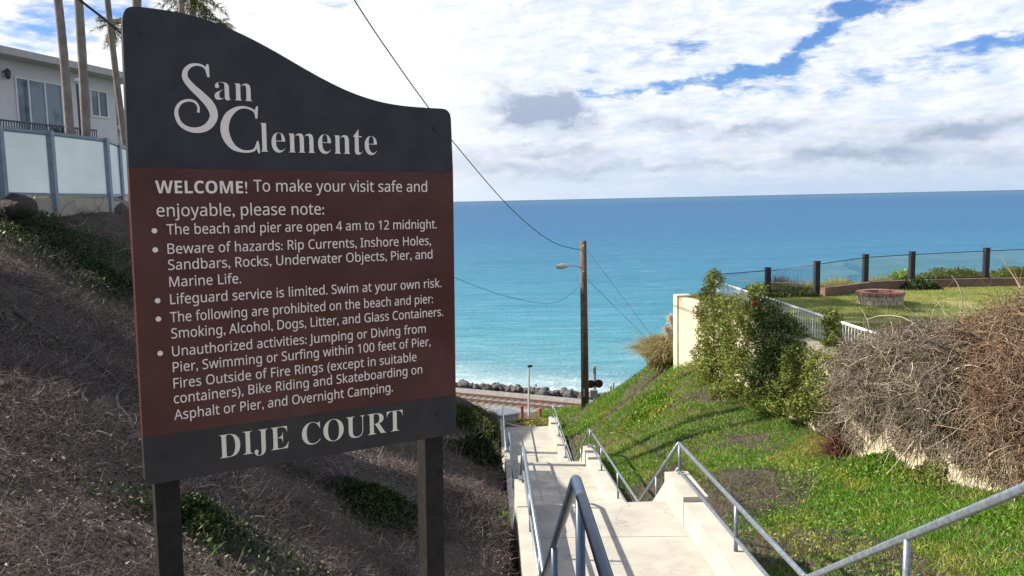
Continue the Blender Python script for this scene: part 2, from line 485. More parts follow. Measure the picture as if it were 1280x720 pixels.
    def twigs(s, P, D, L, r, seg=3, curl=.35, side=3, grav=0.0):
        n = len(P)
        D = D / (np.linalg.norm(D, axis=1)[:, None] + 1e-9)
        L = np.broadcast_to(np.asarray(L, float).reshape(-1, 1), (n, 1)); r = np.broadcast_to(np.asarray(r, float).reshape(-1, 1), (n, 1))
        N = np.cross(D, rng.normal(size=(n, 3))); N /= np.linalg.norm(N, axis=1)[:, None] + 1e-9
        bend = rng.normal(size=(n, 3)) * curl
        c = P.copy(); d = D.copy()
        V = np.empty((n, (seg + 1) * side, 3))
        for i in range(seg + 1):
            B = np.cross(d, N); B /= np.linalg.norm(B, axis=1)[:, None] + 1e-9
            rr = r * (1 - .7 * i / seg)
            for k in range(side):
                a = 2 * math.pi * k / side
                V[:, i * side + k] = c + (N * math.cos(a) + B * math.sin(a)) * rr
            c = c + d * L / seg
            d = d + bend + rng.normal(size=(n, 3)) * curl * .4 + np.array([0, 0, -grav])
            d /= np.linalg.norm(d, axis=1)[:, None]
        base = []
        for i in range(seg):
            for k in range(side):
                k2 = (k + 1) % side
                base.append([i * side + k, i * side + k2, (i + 1) * side + k2, (i + 1) * side + k])
        base = np.array(base)
        q = (np.arange(n)[:, None, None] * (seg + 1) * side + base[None]).reshape(-1, 4)
        return s.quads(V.reshape(-1, 3), q)

    def build(s, name, m, parent=None, smooth=False, origin=None):
        V = np.concatenate(s.V) if s.V else np.zeros((0, 3))
        if parent is not None:
            org = parent['_o'] if '_o' in parent else (0, 0, 0)
        else:
            org = origin if origin is not None else (0, 0, 0)
        V = V - np.asarray(org, float)
        me = bpy.data.meshes.new(name)
        if s.A:
            A = np.concatenate(s.A)
            ls = np.arange(len(A)) * 4
            loops = A.reshape(-1)
            if s.F:
                fl = np.array([i for f in s.F for i in f]); tot = np.array([len(f) for f in s.F])
                st = np.concatenate([[0], np.cumsum(tot)[:-1]]) + len(loops)
                ls = np.concatenate([ls, st]); loops = np.concatenate([loops, fl])
            me.vertices.add(len(V)); me.vertices.foreach_set('co', V.astype(np.float32).ravel())
            me.loops.add(len(loops)); me.loops.foreach_set('vertex_index', loops.astype(np.int32))
            me.polygons.add(len(ls)); me.polygons.foreach_set('loop_start', ls.astype(np.int32))
            me.update(calc_edges=True)
        else:
            me.from_pydata([tuple(v) for v in V], [], s.F)
            me.update()
        if smooth:
            me.polygons.foreach_set('use_smooth', [True] * len(me.polygons))
        me.materials.append(m)
        o = bpy.data.objects.new(name, me)
        COL.objects.link(o)
        if parent is not None:
            o.parent = parent
            if '_o' in parent:
                o['_o'] = tuple(parent['_o'])
        else:
            o.location = org
        return o


def tag(o, label=None, cat=None, group=None, kind=None):
    if label: o['label'] = label
    if cat: o['category'] = cat
    if group: o['group'] = group
    if kind: o['kind'] = kind
    return o


def thing(name, loc, label, cat, group=None):
    o = bpy.data.objects.new(name, None)
    o.empty_display_size = .2
    COL.objects.link(o)
    o.location = loc
    o['_o'] = tuple(float(v) for v in loc)
    return tag(o, label, cat, group)


def copy_tree(o, parent=None):
    c = o.copy(); COL.objects.link(c)
    if parent is not None:
        c.parent = parent
    for ch in list(o.children):
        copy_tree(ch, c)
    return c


def vnoise(x, y, sc, seed=0, oct_=4):
    """value noise 0..1, vectorised"""
    out_ = np.zeros_like(x, dtype=float); amp = 1.0; tot = 0
    for o in range(oct_):
        X = x * sc + seed * 17.3 + o * 31.7; Y = y * sc + seed * 9.1 + o * 11.9
        xi = np.floor(X).astype(np.int64); yi = np.floor(Y).astype(np.int64)
        fx = X - xi; fy = Y - yi
        fx = fx * fx * (3 - 2 * fx); fy = fy * fy * (3 - 2 * fy)

        def h(a, b):
            k = (a * 374761393 + b * 668265263 + seed * 1442695041) & 0xffffffff
            k = ((k ^ (k >> 13)) * 1274126177) & 0xffffffff
            return ((k ^ (k >> 16)) & 0xffff) / 65535.0
        v = (h(xi, yi) * (1 - fx) + h(xi + 1, yi) * fx) * (1 - fy) + (h(xi, yi + 1) * (1 - fx) + h(xi + 1, yi + 1) * fx) * fy
        out_ += v * amp; tot += amp; amp *= .5; sc *= 2.03
    return out_ / tot


# ------------------------------------------------------------------ stair frame
SYAW = R(-1.487)
sa = np.array([math.sin(SYAW), math.cos(SYAW), 0]); sn = np.array([math.cos(SYAW), -math.sin(SYAW), 0])
SX0 = 0.36


def SF(s_, t, z):
    """s along the stairs, t across (0 = left rail, 1.95 = right rail)"""
    return sa * s_ + sn * (SX0 + t) + np.array([0, 0, z])


STN = [(-6.0, -1.90), (3.15, -1.92), (5.84, -3.62), (10.02, -3.82), (12.86, -5.70), (19.4, -6.33), (23.46, -8.55), (31.4, -8.80), (34.4, -11.0), (38, -11.1)]
SS = np.array([a for a, _ in STN]); SZ = np.array([b for _, b in STN])


def floorz(s_):
    return np.interp(s_, SS, SZ)


def to_st(x, y):
    return x * sa[0] + y * sa[1], x * sn[0] + y * sn[1] - SX0


# ------------------------------------------------------------------ terrain
CP = """-8.7 14 0;-8.2 16.6 .1;-9 19.4 .1;-12 20 .2;-16 28 0;-7.6 13.8 -.4;-7.3 16.5 -.5;-5.5 12 -1.75;-5.6 9 -.8;-3.1 5 -1.25;-1.9 3 -1.6;-1.1 2.4 -1.8
0 2.5 -1.95;0 0 -1.95;-3 0 -1.6;-6 3 -.5;-8 6 .1;-10 0 .2;-14 5 .4;-14 15 .2;-9.5 10 .15;-.3 4.5 -2.75;-.2 5.84 -3.35;-.2 8 -3.55;-.25 10 -3.75;-1.2 6.4 -2.9;-2.1 9 -2.95;-1.0 10 -3.45
-.35 13 -5.2;-.5 16 -5.7;-.6 19.4 -6.1;-.8 23.5 -8.1;-1.0 27 -8.3;-1.2 31.4 -8.3;-1.6 33 -8.4;-2.4 38 -9.2;-2 13 -4.3;-4 13 -2.9;-2 17 -4.9;-3 20 -5.2;-6 20 -2.9;-4 30 -7.2;-8 30 -4.6;-6 38 -8.4;-12 38 -6;-20 38 -6;-25 25 0;-25 5 .4;-25 -10 .5;-10 -10 .0;5 -10 -1.9;20 -10 -2;35 0 -2.6
2.35 5 -3.3;2.35 8 -4.3;2.4 10 -4.6;2.1 13 -5.7;1.9 17 -6.2;1.8 20 -6.7;1.5 25 -8.4;1.3 31 -9.0;3.7 14 -5.1;4.0 10 -4.6;6.1 14.5 -4.9;6.3 12 -4.5;6.7 10.5 -4.1;6.9 8 -3.5;5.0 7.5 -4.0;6.0 17 -4.95;5.6 21 -5.1;4 20 -5.5;3 17 -5.8;4 5 -3.3;7 5 -2.8;3.2 2.5 -2.3;6 0 -1.95;3 0 -1.95
3.5 33 -8.2;4.2 30 -7.0;3.2 25 -6.7;5.2 25 -5.25;4.8 27 -5.9;4.3 23 -5.5;8 30 -4.5;15 31 -4.3;22 31 -4.2;35 30 -4.5;6 40 -11.6;12 41 -11.9;25 41 -12;8 28 -3.9;18 28.5 -3.6;10 15 -4.2;12 22 -4;20 15 -3.8;9 6 -2.9;2.6 38 -10.6;3.2 44 -11.9
1 40 -11.3;-1 36 -10.2;-1.2 40 -10.9;-3 43 -11.6;-8 45 -12;-20 46 -12.2;-30 46 -12;-10 50 -12.3;0 46 -12.2;0 50 -12.3;0 54 -12.5;8 46 -12.2;8 52 -12.4;20 48 -12.3;30 48 -12.3;-30 54 -12.5;30 54 -12.5;-10 60 -15.4;0 60 -15.4;10 60 -15.4;30 60 -15.4;-30 60 -15.4;0 68 -17;-30 68 -17;30 68 -17;50 40 -9;50 20 -3;-40 30 -2;-40 50 -12"""
CP = np.array([[float(v) for v in p.split()] for l in CP.split('\n') for p in l.split(';')])


def _phi(r2):
    return np.where(r2 > 1e-9, .5 * r2 * np.log(np.maximum(r2, 1e-9)), 0)


_n = len(CP)
_K = _phi(((CP[:, None, :2] - CP[None, :, :2]) ** 2).sum(-1)) + np.eye(_n) * .15
_Pm = np.c_[np.ones(_n), CP[:, :2]]
_A = np.block([[_K, _Pm], [_Pm.T, np.zeros((3, 3))]])
_sol = np.linalg.solve(_A, np.r_[CP[:, 2], 0, 0, 0])

# lawn outline (retaining wall line first)
WALL = [(5.30, 25.3), (5.75, 23.2), (6.45, 15.7), (6.75, 12.0), (7.35, 9.2), (8.6, 6.4)]
LAWN_Z = -3.10
LAWN = WALL + [(14, 5.0), (30, 5.5), (34, 16), (31, 27.6), (12.5, 27.6), (10.4, 27.0), (9.6, 26.0), (7.6, 26.3), (5.7, 26.2)]


def in_poly(x, y, poly):
    ins = np.zeros(x.shape, bool); n = len(poly)
    for i in range(n):
        x1, y1 = poly[i]; x2, y2 = poly[(i + 1) % n]
        c = ((y1 > y) != (y2 > y)) & (x < (x2 - x1) * (y - y1) / (y2 - y1 + 1e-12) + x1)
        ins ^= c
    return ins


RZ = -16.0
TR0 = atz(590, 498.5, RZ); TR1 = atz(725, 511.5, RZ)
tdir = np.array([TR1[0] - TR0[0], TR1[1] - TR0[1], 0]); tdir /= np.linalg.norm(tdir)
tnor = np.array([-tdir[1], tdir[0], 0])          # towards the sea
tmid = np.array([(TR0[0] + TR1[0]) / 2, (TR0[1] + TR1[1]) / 2, 0])


def height(x, y, rough=True):
    x = np.atleast_1d(np.asarray(x, float)); y = np.atleast_1d(np.asarray(y, float))
    sh = x.shape; xf = x.ravel(); yf = y.ravel()
    xc = np.clip(xf, -45, 55); yc = np.clip(yf, -12, 70)
    z = np.empty(len(xf))
    for i in range(0, len(xf), 20000):
        a, b = xc[i:i + 20000], yc[i:i + 20000]
        r2 = (a[:, None] - CP[None, :, 0]) ** 2 + (b[:, None] - CP[None, :, 1]) ** 2
        z[i:i + 20000] = _phi(r2) @ _sol[:_n] + _sol[_n] + _sol[_n + 1] * a + _sol[_n + 2] * b
    # flat railway shelf and sea bed
    k = np.clip((yf - 47) / 8, 0, 1)
    acr = (xf - tmid[0]) * tnor[0] + (yf - tmid[1]) * tnor[1]      # distance seaward of the track
    k = k * np.clip((9.0 - acr) / 2.0, 0, 1)
    z = z * (1 - k) + (-16.45) * k
    far = np.clip((acr - 6.8) / 4, 0, 1)
    z = z * (1 - far) + (-21.0) * far
    if rough:
        z = z + (vnoise(xf, yf, 1.3, 3) - .5) * .16 * (1 - k) + (vnoise(xf, yf, .35, 5, 2) - .5) * .3 * (1 - k)
    s_, t_ = to_st(xf, yf)
    ins = (t_ > -.22) & (t_ < 2.2) & (s_ > 2.95) & (s_ < 37)
    z = np.where(ins, np.minimum(z, floorz(s_) - .45), z)
    path = (t_ > -.1) & (t_ < 30) & (s_ <= 2.95) & (yf > -10) & (t_ < 3.2)
    z = np.where(path, np.minimum(z, -2.05), z)
    lw = in_poly(xf, yf, LAWN)
    z = np.where(lw, np.minimum(z, LAWN_Z - .35), z)
    return z.reshape(sh)


def hit(px, py, y0=1.5, y1=70.0):
    """where the ray through a photo point meets the ground"""
    d = ray(px, py); ys = np.linspace(y0, y1, 1400)
    p = d[None] * (ys / d[1])[:, None]
    h = height(p[:, 0], p[:, 1])
    i = np.argmax(p[:, 2] < h)
    return np.array([p[i, 0], p[i, 1], h[i]])


def graded(lo, a, b, hi, step, n_out):
    mid = np.arange(a, b + 1e-6, step)
    g1 = a - (np.geomspace(step, a - lo, n_out) if a > lo else [])
    g2 = b + (np.geomspace(step, hi - b, n_out))
    return np.unique(np.concatenate([g1[::-1], mid, g2]))


gx = graded(-900, -13, 13, 900, .2, 34)
gy = graded(-300, -2, 84, 100, .2, 16)
GX, GY = np.meshgrid(gx, gy)
GZ = height(GX, GY)
nx, ny = len(gx), len(gy)
idx = np.arange(nx * ny).reshape(ny, nx)
qd = np.stack([idx[:-1, :-1], idx[:-1, 1:], idx[1:, 1:], idx[1:, :-1]], -1).reshape(-1, 4)


def soil():
    m = bpy.data.materials.new('soil'); m.use_nodes = True
    t = NT(m.node_tree); b = t.n['Principled BSDF']
    tcn = t.node('ShaderNodeTexCoord'); P = tcn.outputs['Object']
    a = t.noise(P, .9, 8, .65); f = t.noise(P, 14, 6, .7); g = t.noise(P, 60, 4, .7)
    c = t.mix(t.ss(a, .35, .65), (.075, .060, .052), (.125, .098, .078))
    c = t.mix(t.m('MULTIPLY', t.ss(f, .48, .66), .6), c, (.075, .06, .048))
    c = t.mix(t.m('MULTIPLY', t.ss(g, .55, .72), .5), c, (.19, .155, .125))
    c = t.mix(t.m('MULTIPLY', t.ss(t.noise(P, 1.7, 6, .6), .55, .7), .6), c, (.09, .105, .035))
    t.l.new(c, b.inputs['Base Color'])
    b.inputs['Roughness'].default_value = .95; b.inputs['Specular IOR Level'].default_value = .15
    bn = t.node('ShaderNodeBump', {'Strength': .8, 'Distance': .06})
    t.l.new(t.m('ADD', f, t.m('MULTIPLY', g, .5)), bn.inputs['Height']); t.l.new(bn.outputs[0], b.inputs['Normal'])
    return m


M['soil'] = soil()
g = MB().quads(np.stack([GX, GY, GZ], -1).reshape(-1, 3), qd).build('ground', M['soil'], smooth=True)
tag(g, kind='structure')

# lawn slab
lawn_m = mat('lawn_soil', (.13, .18, .045), (.25, .23, .09), .95, 1.1, spec=.15, bump=.6, bscale=30)
fr = lambda a, b, t: np.array([a, b, t])
tag(MB().prism([(x, y) for x, y in LAWN][::-1], fr, LAWN_Z - .9, LAWN_Z).build('lawn', lawn_m), kind='structure')


# ------------------------------------------------------------------ sea
def sea_mat():
    m = bpy.data.materials.new('sea_water'); m.use_nodes = True
    t = NT(m.node_tree); b = t.n['Principled BSDF']
    tcn = t.node('ShaderNodeTexCoord'); P = tcn.outputs['Object']
    sp = t.node('ShaderNodeSeparateXYZ'); t.l.new(P, sp.inputs[0])
    yr = t.m('ADD', sp.outputs[1], t.m('MULTIPLY', t.m('MAXIMUM', t.m('MINIMUM', sp.outputs[0], 60.0), -60.0), float(tnor[0] / tnor[1])))
    y = t.m('ADD', yr, t.m('MULTIPLY', t.m('SUBTRACT', t.noise(P, .03, 4), .5), 14.0))
    ly = t.m('DIVIDE', t.m('LOGARITHM', t.m('MAXIMUM', t.m('SUBTRACT', y, 65.0), 1.0), 10.0), 4.2)
    # log10(y-50)/4.2 : 60m->.24, 75m->.33, 110m->.42, 200m->.52, 400->.60, 1500->.75, 20km->1
    c = t.ramp(ly, [(0.20, (.34, .46, .46)), (.29, (.17, .37, .40)), (.40, (.066, .275, .35)), (.50, (.046, .20, .315)), (.62, (.034, .124, .262)), (.78, (.033, .095, .222)), (.92, (.058, .118, .215)), (1.0, (.055, .10, .165))])  # far stops paled and greyed in place of horizon haze
    # swell bands, wind streaks and ripples
    ps = t.node('ShaderNodeMapping'); t.l.new(P, ps.inputs[0]); ps.inputs['Scale'].default_value = (.016, .085, 1)
    pa = t.ss(t.noise(ps.outputs[0], 1.0, 6, .6, .8), .42, .68)
    c = t.mix(t.m('MULTIPLY', pa, .55), c, (.025, .135, .235))
    ps2 = t.node('ShaderNodeMapping'); t.l.new(P, ps2.inputs[0]); ps2.inputs['Scale'].default_value = (.10, .55, 1)
    rip = t.noise(ps2.outputs[0], 1.0, 7, .68, .5)
    c = t.mix(t.m('MULTIPLY', t.ss(rip, .44, .68), .50), c, (.030, .15, .24))
    c = t.mix(t.m('MULTIPLY', t.ss(rip, .46, .28), .30), c, (.30, .42, .48))
    # surf: milky water by the rocks with broken foam on it
    fo = t.noise(P, .35, 7, .65, 1.2)
    edge = t.ss(y, 92.0, 74.0)
    c = t.mix(t.m('MULTIPLY', edge, t.m('ADD', .35, t.m('MULTIPLY', fo, .6))), c, (.62, .70, .70))
    foam = t.ss(t.m('ADD', fo, t.m('MULTIPLY', t.ss(y, 100.0, 74.0), .36)), .74, 1.08)
    c = t.mix(foam, c, (.80, .84, .84))
    t.n.remove(b)
    b = t.node('ShaderNodeBsdfDiffuse'); gl = t.node('ShaderNodeBsdfGlossy', {'Roughness': .25})
    mx = t.node('ShaderNodeMixShader', {0: .11}); t.l.new(b.outputs[0], mx.inputs[1]); t.l.new(gl.outputs[0], mx.inputs[2])
    t.l.new(mx.outputs[0], next(n for n in t.n if n.type == 'OUTPUT_MATERIAL').inputs[0])
    t.l.new(c, b.inputs['Color'])
    bn = t.node('ShaderNodeBump', {'Strength': 1.0, 'Distance': .6})
    w1 = t.node('ShaderNodeMapping'); t.l.new(P, w1.inputs[0]); w1.inputs['Scale'].default_value = (.22, .6, 1)
    h = t.m('ADD', t.noise(w1.outputs[0], 1.0, 5, .6, .5), t.m('MULTIPLY', t.noise(P, 2.2, 4, .6), .35))
    h = t.m('ADD', h, t.m('MULTIPLY', rip, 1.4))
    t.l.new(h, bn.inputs['Height']); t.l.new(bn.outputs[0], b.inputs['Normal']); t.l.new(bn.outputs[0], gl.inputs['Normal'])
    return m


SEA = -18.2
tag(MB().add([(-90000, 56, SEA), (90000, 56, SEA), (90000, 120000, SEA), (-90000, 120000, SEA)], [(0, 1, 2, 3)]).build('sea', sea_mat()), kind='structure')

# ------------------------------------------------------------------ railway
def TFm(a, b, t):                                  # a across, b up, t along
    return tmid + tnor * a + tdir * t + np.array([0, 0, b])


ballast = mat('ballast', (.17, .16, .15), (.26, .245, .23), .95, 2.5, bump=.9, bscale=12)
tag(MB().prism([(-4.5, RZ - .6), (4.6, RZ - .6), (3.2, RZ - .02), (-2.0, RZ - .02)], TFm, -160, 160).build('track_bed', ballast), kind='structure')
trk = thing('railway_track', TFm(0, RZ, 0), 'rusty single railway track running along the shore above the rocks', 'railway track')
for sx in (-.75, .75):
    MB().prism([(sx - .06, RZ + .06), (sx + .06, RZ + .06), (sx + .04, RZ + .22), (sx - .04, RZ + .22)], TFm, -120, 120).build('rail', M['rail_steel'], trk)
sb = MB()
for k in range(-120, 121):
    ax = (tnor, tdir, np.array([0, 0, 1.0]))
    sb.box(TFm(0, RZ - .025, k * .62), (2.5, .24, .06), ax=ax)
tag(sb.build('sleepers', M['sleeper'], trk), kind='stuff')

# rocks
protos = []
import bmesh
for k in range(6):
    bm = bmesh.new(); bmesh.ops.create_icosphere(bm, subdivisions=2, radius=.5)
    for v in bm.verts:
        n_ = mnoise.noise(v.co * 1.7 + Vector((k * 7.1, 0, 0))); v.co *= 1 + n_ * .55
        for ax_ in range(3):
            v.co[ax_] = max(-.42, min(.42, v.co[ax_]))
        v.co.x *= 1.15; v.co.z *= .85
    me = bpy.data.meshes.new('boulder'); bm.to_mesh(me); bm.free(); me.materials.append(M['rock']); protos.append(me)
q = 0
for k in range(280):
    along = -19 + 30 * (k + random.random()) / 280.0
    row = random.random()
    p = TFm(4.0 + 2.6 * row, RZ - .12 - .55 * row + random.uniform(-.1, .25), along)
    o = bpy.data.objects.new('boulder', protos[k % 6]); COL.objects.link(o)
    sc = random.choice((.35, .42, .5, .55, .65, .8, 1.0))
    o.location = p; o.scale = (sc, sc * random.uniform(.8, 1.2), sc * random.uniform(.8, 1.3))
    o.rotation_euler = (random.uniform(-.5, .5), random.uniform(-.5, .5), random.uniform(0, 6.3))
    tag(o, 'grey riprap boulder in the row between the railway and the surf', 'rock', 'riprap boulders along the shore')


# ------------------------------------------------------------------ stairway
st = thing('stairway', SF(3.15, .95, -1.92), 'pale concrete stairway with long landings descending to the railway and sea', 'stairs')
T0, T1 = .057, 1.79


def Sfr(a, b, t):
    return SF(a, t, b)


landings = [(5.84, 10.02), (12.86, 19.4), (23.46, 31.4)]
for a, b in landings:
    za, zb = floorz(a), floorz(b)
    mb = MB().prism([(a, za - 1.0), (b, zb - 1.0), (b, zb), (a, za)], Sfr, T0, T1)
    mb.build('landing', M['concrete'], st)
for a, b in [(3.15, 5.84), (10.02, 12.86), (19.4, 23.46), (31.4, 34.4)]:
    za, zb = float(floorz(a)), float(floorz(b)); n_ = max(8, round((za - zb) / .18))
    prof = []
    for i in range(n_):
        prof.append((a + .002 + (b - a - .004) * i / n_, za - (za - zb) * (i + 1) / n_)); prof.append((a + .002 + (b - a - .004) * (i + 1) / n_, za - (za - zb) * (i + 1) / n_))
    prof += [(b - .002, zb - 1.0), (a + .002, zb - 1.0)]
    MB().prism(prof, Sfr, T0 + .002, T1 - .002).build('step_flight', M['concrete'], st)
# lower path end
MB().prism([(34.4, -12.2), (37.5, -12.2), (37.5, -11.05), (34.4, -11.02)], Sfr, -.4, 2.4).build('bottom_pad', M['concrete'], st)
# cheek walls: a low parapet following the flights and landings, with a taller block at the head of each flight
CH = .30
for side in (0, 1):
    ta, tb = ((-.12, .055) if side == 0 else (T1 + .002, 2.07))
    for (a, b) in landings:
        za, zb = float(floorz(a)), float(floorz(b))
        MB().prism([(a + .2, za - 1.6), (b - .95, zb - 1.6), (b - .95, zb + .04 + CH), (a + .2, za + CH - .04)], Sfr, ta, tb).build('cheek_wall', M['cheek'], st)
        MB().prism([(b - .948, zb - 1.6), (b + .06, zb - 1.6), (b + .06, zb + CH + (.06 if side else .02)), (b - .948, zb + CH + (.10 if side else .05))], Sfr, ta - .006 * side, tb + .006 * side).build('cheek_block', M['cheek'], st)
    for a, b in [(3.15, 5.84), (10.02, 12.86), (19.4, 23.46), (31.4, 34.4)]:
        za, zb = float(floorz(a)), float(floorz(b))
        a0 = a + .062 if a > 4 else a
        MB().prism([(a0, za - 1.2), (b + .198, zb - 1.6), (b + .198, zb + CH - .05), (b - .1, zb + CH - .05), (a0, za + CH - .05)], Sfr, ta + .01, tb - .01).build('cheek_slope', M['cheek'], st)
# the pavement at the head of the stairs
tag(MB().prism([(-9, -2.3), (3.148, -2.3), (3.148, -1.92), (-9, -1.90)], Sfr, -.1, 3.2).build('pavement', M['concrete']), kind='structure')

# ------------------------------------------------------------------ handrails
PR = .0225


def handrail(label, t, pts, posts, low, mtl, r=PR, bend=.07):
    """pts: (s, z) of the top rail; posts: s list; low: list of ((s,z),(s,z)) lower rails"""
    root = thing('handrail', SF(pts[0][0], t, pts[0][1]), label, 'handrail', 'pipe handrails of the stairway')
    ps = []
    P = [SF(s_, t, z) for s_, z in pts]
    for i, p in enumerate(P):                       # rounded bends
        if 0 < i < len(P) - 1:
            a = P[i - 1] - p; b = P[i + 1] - p
            a = a / np.linalg.norm(a); b = b / np.linalg.norm(b)
            for f in (1, .55, .2):
                ps.append(p + a * bend * f + b * bend * (1 - f) * .25)
            for f in (.2, .55, 1):
                ps.append(p + b * bend * f + a * bend * (1 - f) * .25)
        else:
            ps.append(p)
    MB().tube(ps, r, 14).build('top_rail', mtl, root, smooth=True)
    SP = np.array([p[0] for p in pts]); ZP = np.array([p[1] for p in pts])
    for s_, dz in posts:
        zt = float(np.interp(s_, SP, ZP))
        MB().tube([SF(s_, t, zt - dz), SF(s_, t, zt - r * .6)], r * .86, 12).build('post', mtl, root, smooth=True)
        MB().box(SF(s_, t, zt - dz + .012), (.13, .13, .024), rz=-SYAW).build('base_plate', mtl, root)
    for l in low:
        MB().tube([SF(s_, t, z) for s_, z in l], r * .8, 12).build('lower_rail', mtl, root, smooth=True)
    return root


# left rail: from the head of the stairs to the lowest landing, one rail per stretch as in the photo
handrail('grey pipe handrail, colour darkened for shade, rising in a sharp bend in the foreground, nearest the camera', -.045,
         [(-1.5, -1.08), (3.12, -1.09), (5.84, -2.86)], [(2.98, .83), (4.35, .62), (1.0, .83)], [], M['pipe_shaded'], .0215, .03)
LZ = lambda p: [(a, float(b)) for a, b in p]
handrail('grey pipe handrail along the left edge of the nearest landing', .0,
         [(5.86, -2.86), (10.02, -3.07), (12.84, -4.91)], [(6.6, .53), (8.3, .50), (10.0, .40), (11.5, .62)], [[(5.9, -3.16), (10.02, -3.37), (12.8, -5.2)]], M['pipe'])
handrail('grey pipe handrail on the left side of the middle landing', .0,
         [(12.88, -4.91), (19.4, -5.55), (23.44, -7.73)], [(13.5, .62), (16.0, .55), (19.38, .45), (21.5, .65)], [[(13, -5.24), (19.4, -5.88), (23.4, -8.05)]], M['pipe'])
handrail('grey pipe handrail on the left of the farthest landing beside the white cabinet', .0,
         [(23.48, -7.73), (31.4, -7.95), (34.4, -10.1)], [(24.5, .6), (27.5, .55), (31.38, .5)], [[(23.6, -8.05), (31.4, -8.27), (34.4, -10.4)]], M['pipe'])
handrail('long grey pipe handrail crossing the bottom right corner beside the upper flight', 1.95,
         [(-1.5, -1.10), (3.12, -1.10), (5.84, -2.86), (9.98, -3.07)], [(2.9, .83), (4.4, .65), (5.84, .53), (7.6, .52), (9.96, .44)],
         [[(-1.5, -1.52), (3.0, -1.53), (5.84, -3.20), (9.94, -3.42)]], M['pipe'], .0235)
handrail('grey pipe handrail at the right of the middle landing with its post at the bend', 1.95,
         [(10.0, -3.07), (12.86, -4.91), (19.4, -5.55)], [(11.4, .62), (12.9, .53), (15.0, .55), (17.3, .55), (19.36, .43)],
         [[(10.02, -3.40), (12.9, -5.24), (19.36, -5.9)]], M['pipe'])
handrail('grey pipe handrail at the right of the farthest landing near the railway', 1.95,
         [(19.42, -5.55), (23.46, -7.73), (31.4, -7.95)], [(21.4, .65), (23.5, .55), (26, .55), (28.6, .5), (31.36, .47)],
         [[(19.5, -5.95), (23.5, -8.05), (31.36, -8.27)]], M['pipe'])

# ------------------------------------------------------------------ the sign
PB = np.array([-1.10394936, 2.3863003, -0.67765333])
X2 = np.array([.85870802, .51226572, -.01429578]); Z3 = np.array([.01574067, .00151747, .99987496]); NN = np.array([.51222336, -.85882567, -.00676034])


def PF(u, v, n):
    return PB + X2 * u + Z3 * v + NN * n


TOP = [(.0038, 1.195), (.0052, 1.2131), (.0115, 1.2327), (.0239, 1.2435), (.0440, 1.2468), (.0616, 1.2472), (.1308, 1.2450), (.2018, 1.2370), (.2745, 1.2190), (.3494, 1.1922), (.4266, 1.1580),
       (.5064, 1.1187), (.5891, 1.0800), (.675, 1.0470), (.7643, 1.0247), (.8467, 1.0150), (.9318, 1.0125), (1.0000, 1.0125), (1.0180, 1.0085), (1.0300, .9970), (1.0345, .9780)]
sg = thing('welcome_sign', PF(.52, -.15, -.1) * np.array([1, 1, 0]) + np.array([0, 0, -1.9]), 'slate and maroon city welcome sign with cream lettering on two posts', 'sign')
WB, TH = 1.04, .045
# smooth the top outline
tp = np.array(TOP)
dense = [tp[0]]
for i in range(len(tp) - 1):
    p0 = tp[max(i - 1, 0)]; p1 = tp[i]; p2 = tp[i + 1]; p3 = tp[min(i + 2, len(tp) - 1)]
    for k in range(1, 5):
        t_ = k / 4
        dense.append(.5 * ((2 * p1) + (-p0 + p2) * t_ + (2 * p0 - 5 * p1 + 4 * p2 - p3) * t_ ** 2 + (-p0 + 3 * p1 - 3 * p2 + p3) * t_ ** 3))
dense = [(float(a), float(b)) for a, b in dense]
VT = .7945


def corner(u, v, du, dv, r=.02):
    return [(u + du * r * (1 - math.cos(a)), v + dv * r * (1 - math.sin(a))) for a in np.linspace(0, math.pi / 2, 5)]


MB().prism([(0.0, VT), (WB, VT)] + dense[::-1], PF, -TH, 0).build('top_panel', M['slate'], sg)
MB().prism([(0, 0), (WB, 0), (WB, VT - .0005), (0, VT - .0005)], PF, -TH, 0).build('text_panel', M['maroon'], sg)
MB().prism([(.012, -.146), (WB - .012, -.146), (WB, -.134), (WB, -.0005), (0, -.0005), (0, -.134)], PF, -TH, 0).build('bottom_panel', M['slate'], sg)
for u in (.031, .937):
    gz = -1.55
    MB().prism([(u, gz), (u + .071, gz), (u + .071, .60), (u, .60)], PF, -TH - .073, -TH - .002).build('post', M['post_wood'], sg)
for u, v in ((.9721, .9435), (.9691, -.0637), (.0578, -.0701), (.05, 1.18)):
    c = PF(u, v, 0)
    MB().tube([c - NN * .004, c + NN * .004], .007, 10).build('bolt', M['slate'], sg)


def sans(t, bold=False):
    r_ = ''
    for c in t:
        o = ord(c)
        if 'A' <= c <= 'Z': r_ += chr((0x1D5D4 if bold else 0x1D5A0) + o - 65)
        elif 'a' <= c <= 'z': r_ += chr((0x1D5EE if bold else 0x1D5BA) + o - 97)
        elif '0' <= c <= '9': r_ += chr((0x1D7EC if bold else 0x1D7E2) + o - 48)
        else: r_ += c
    return r_


def serif(t):
    return ''.join(chr(0x1D400 + ord(c) - 65) if c.isupper() else chr(0x1D41A + ord(c) - 97) if c.islower() else c for c in t)


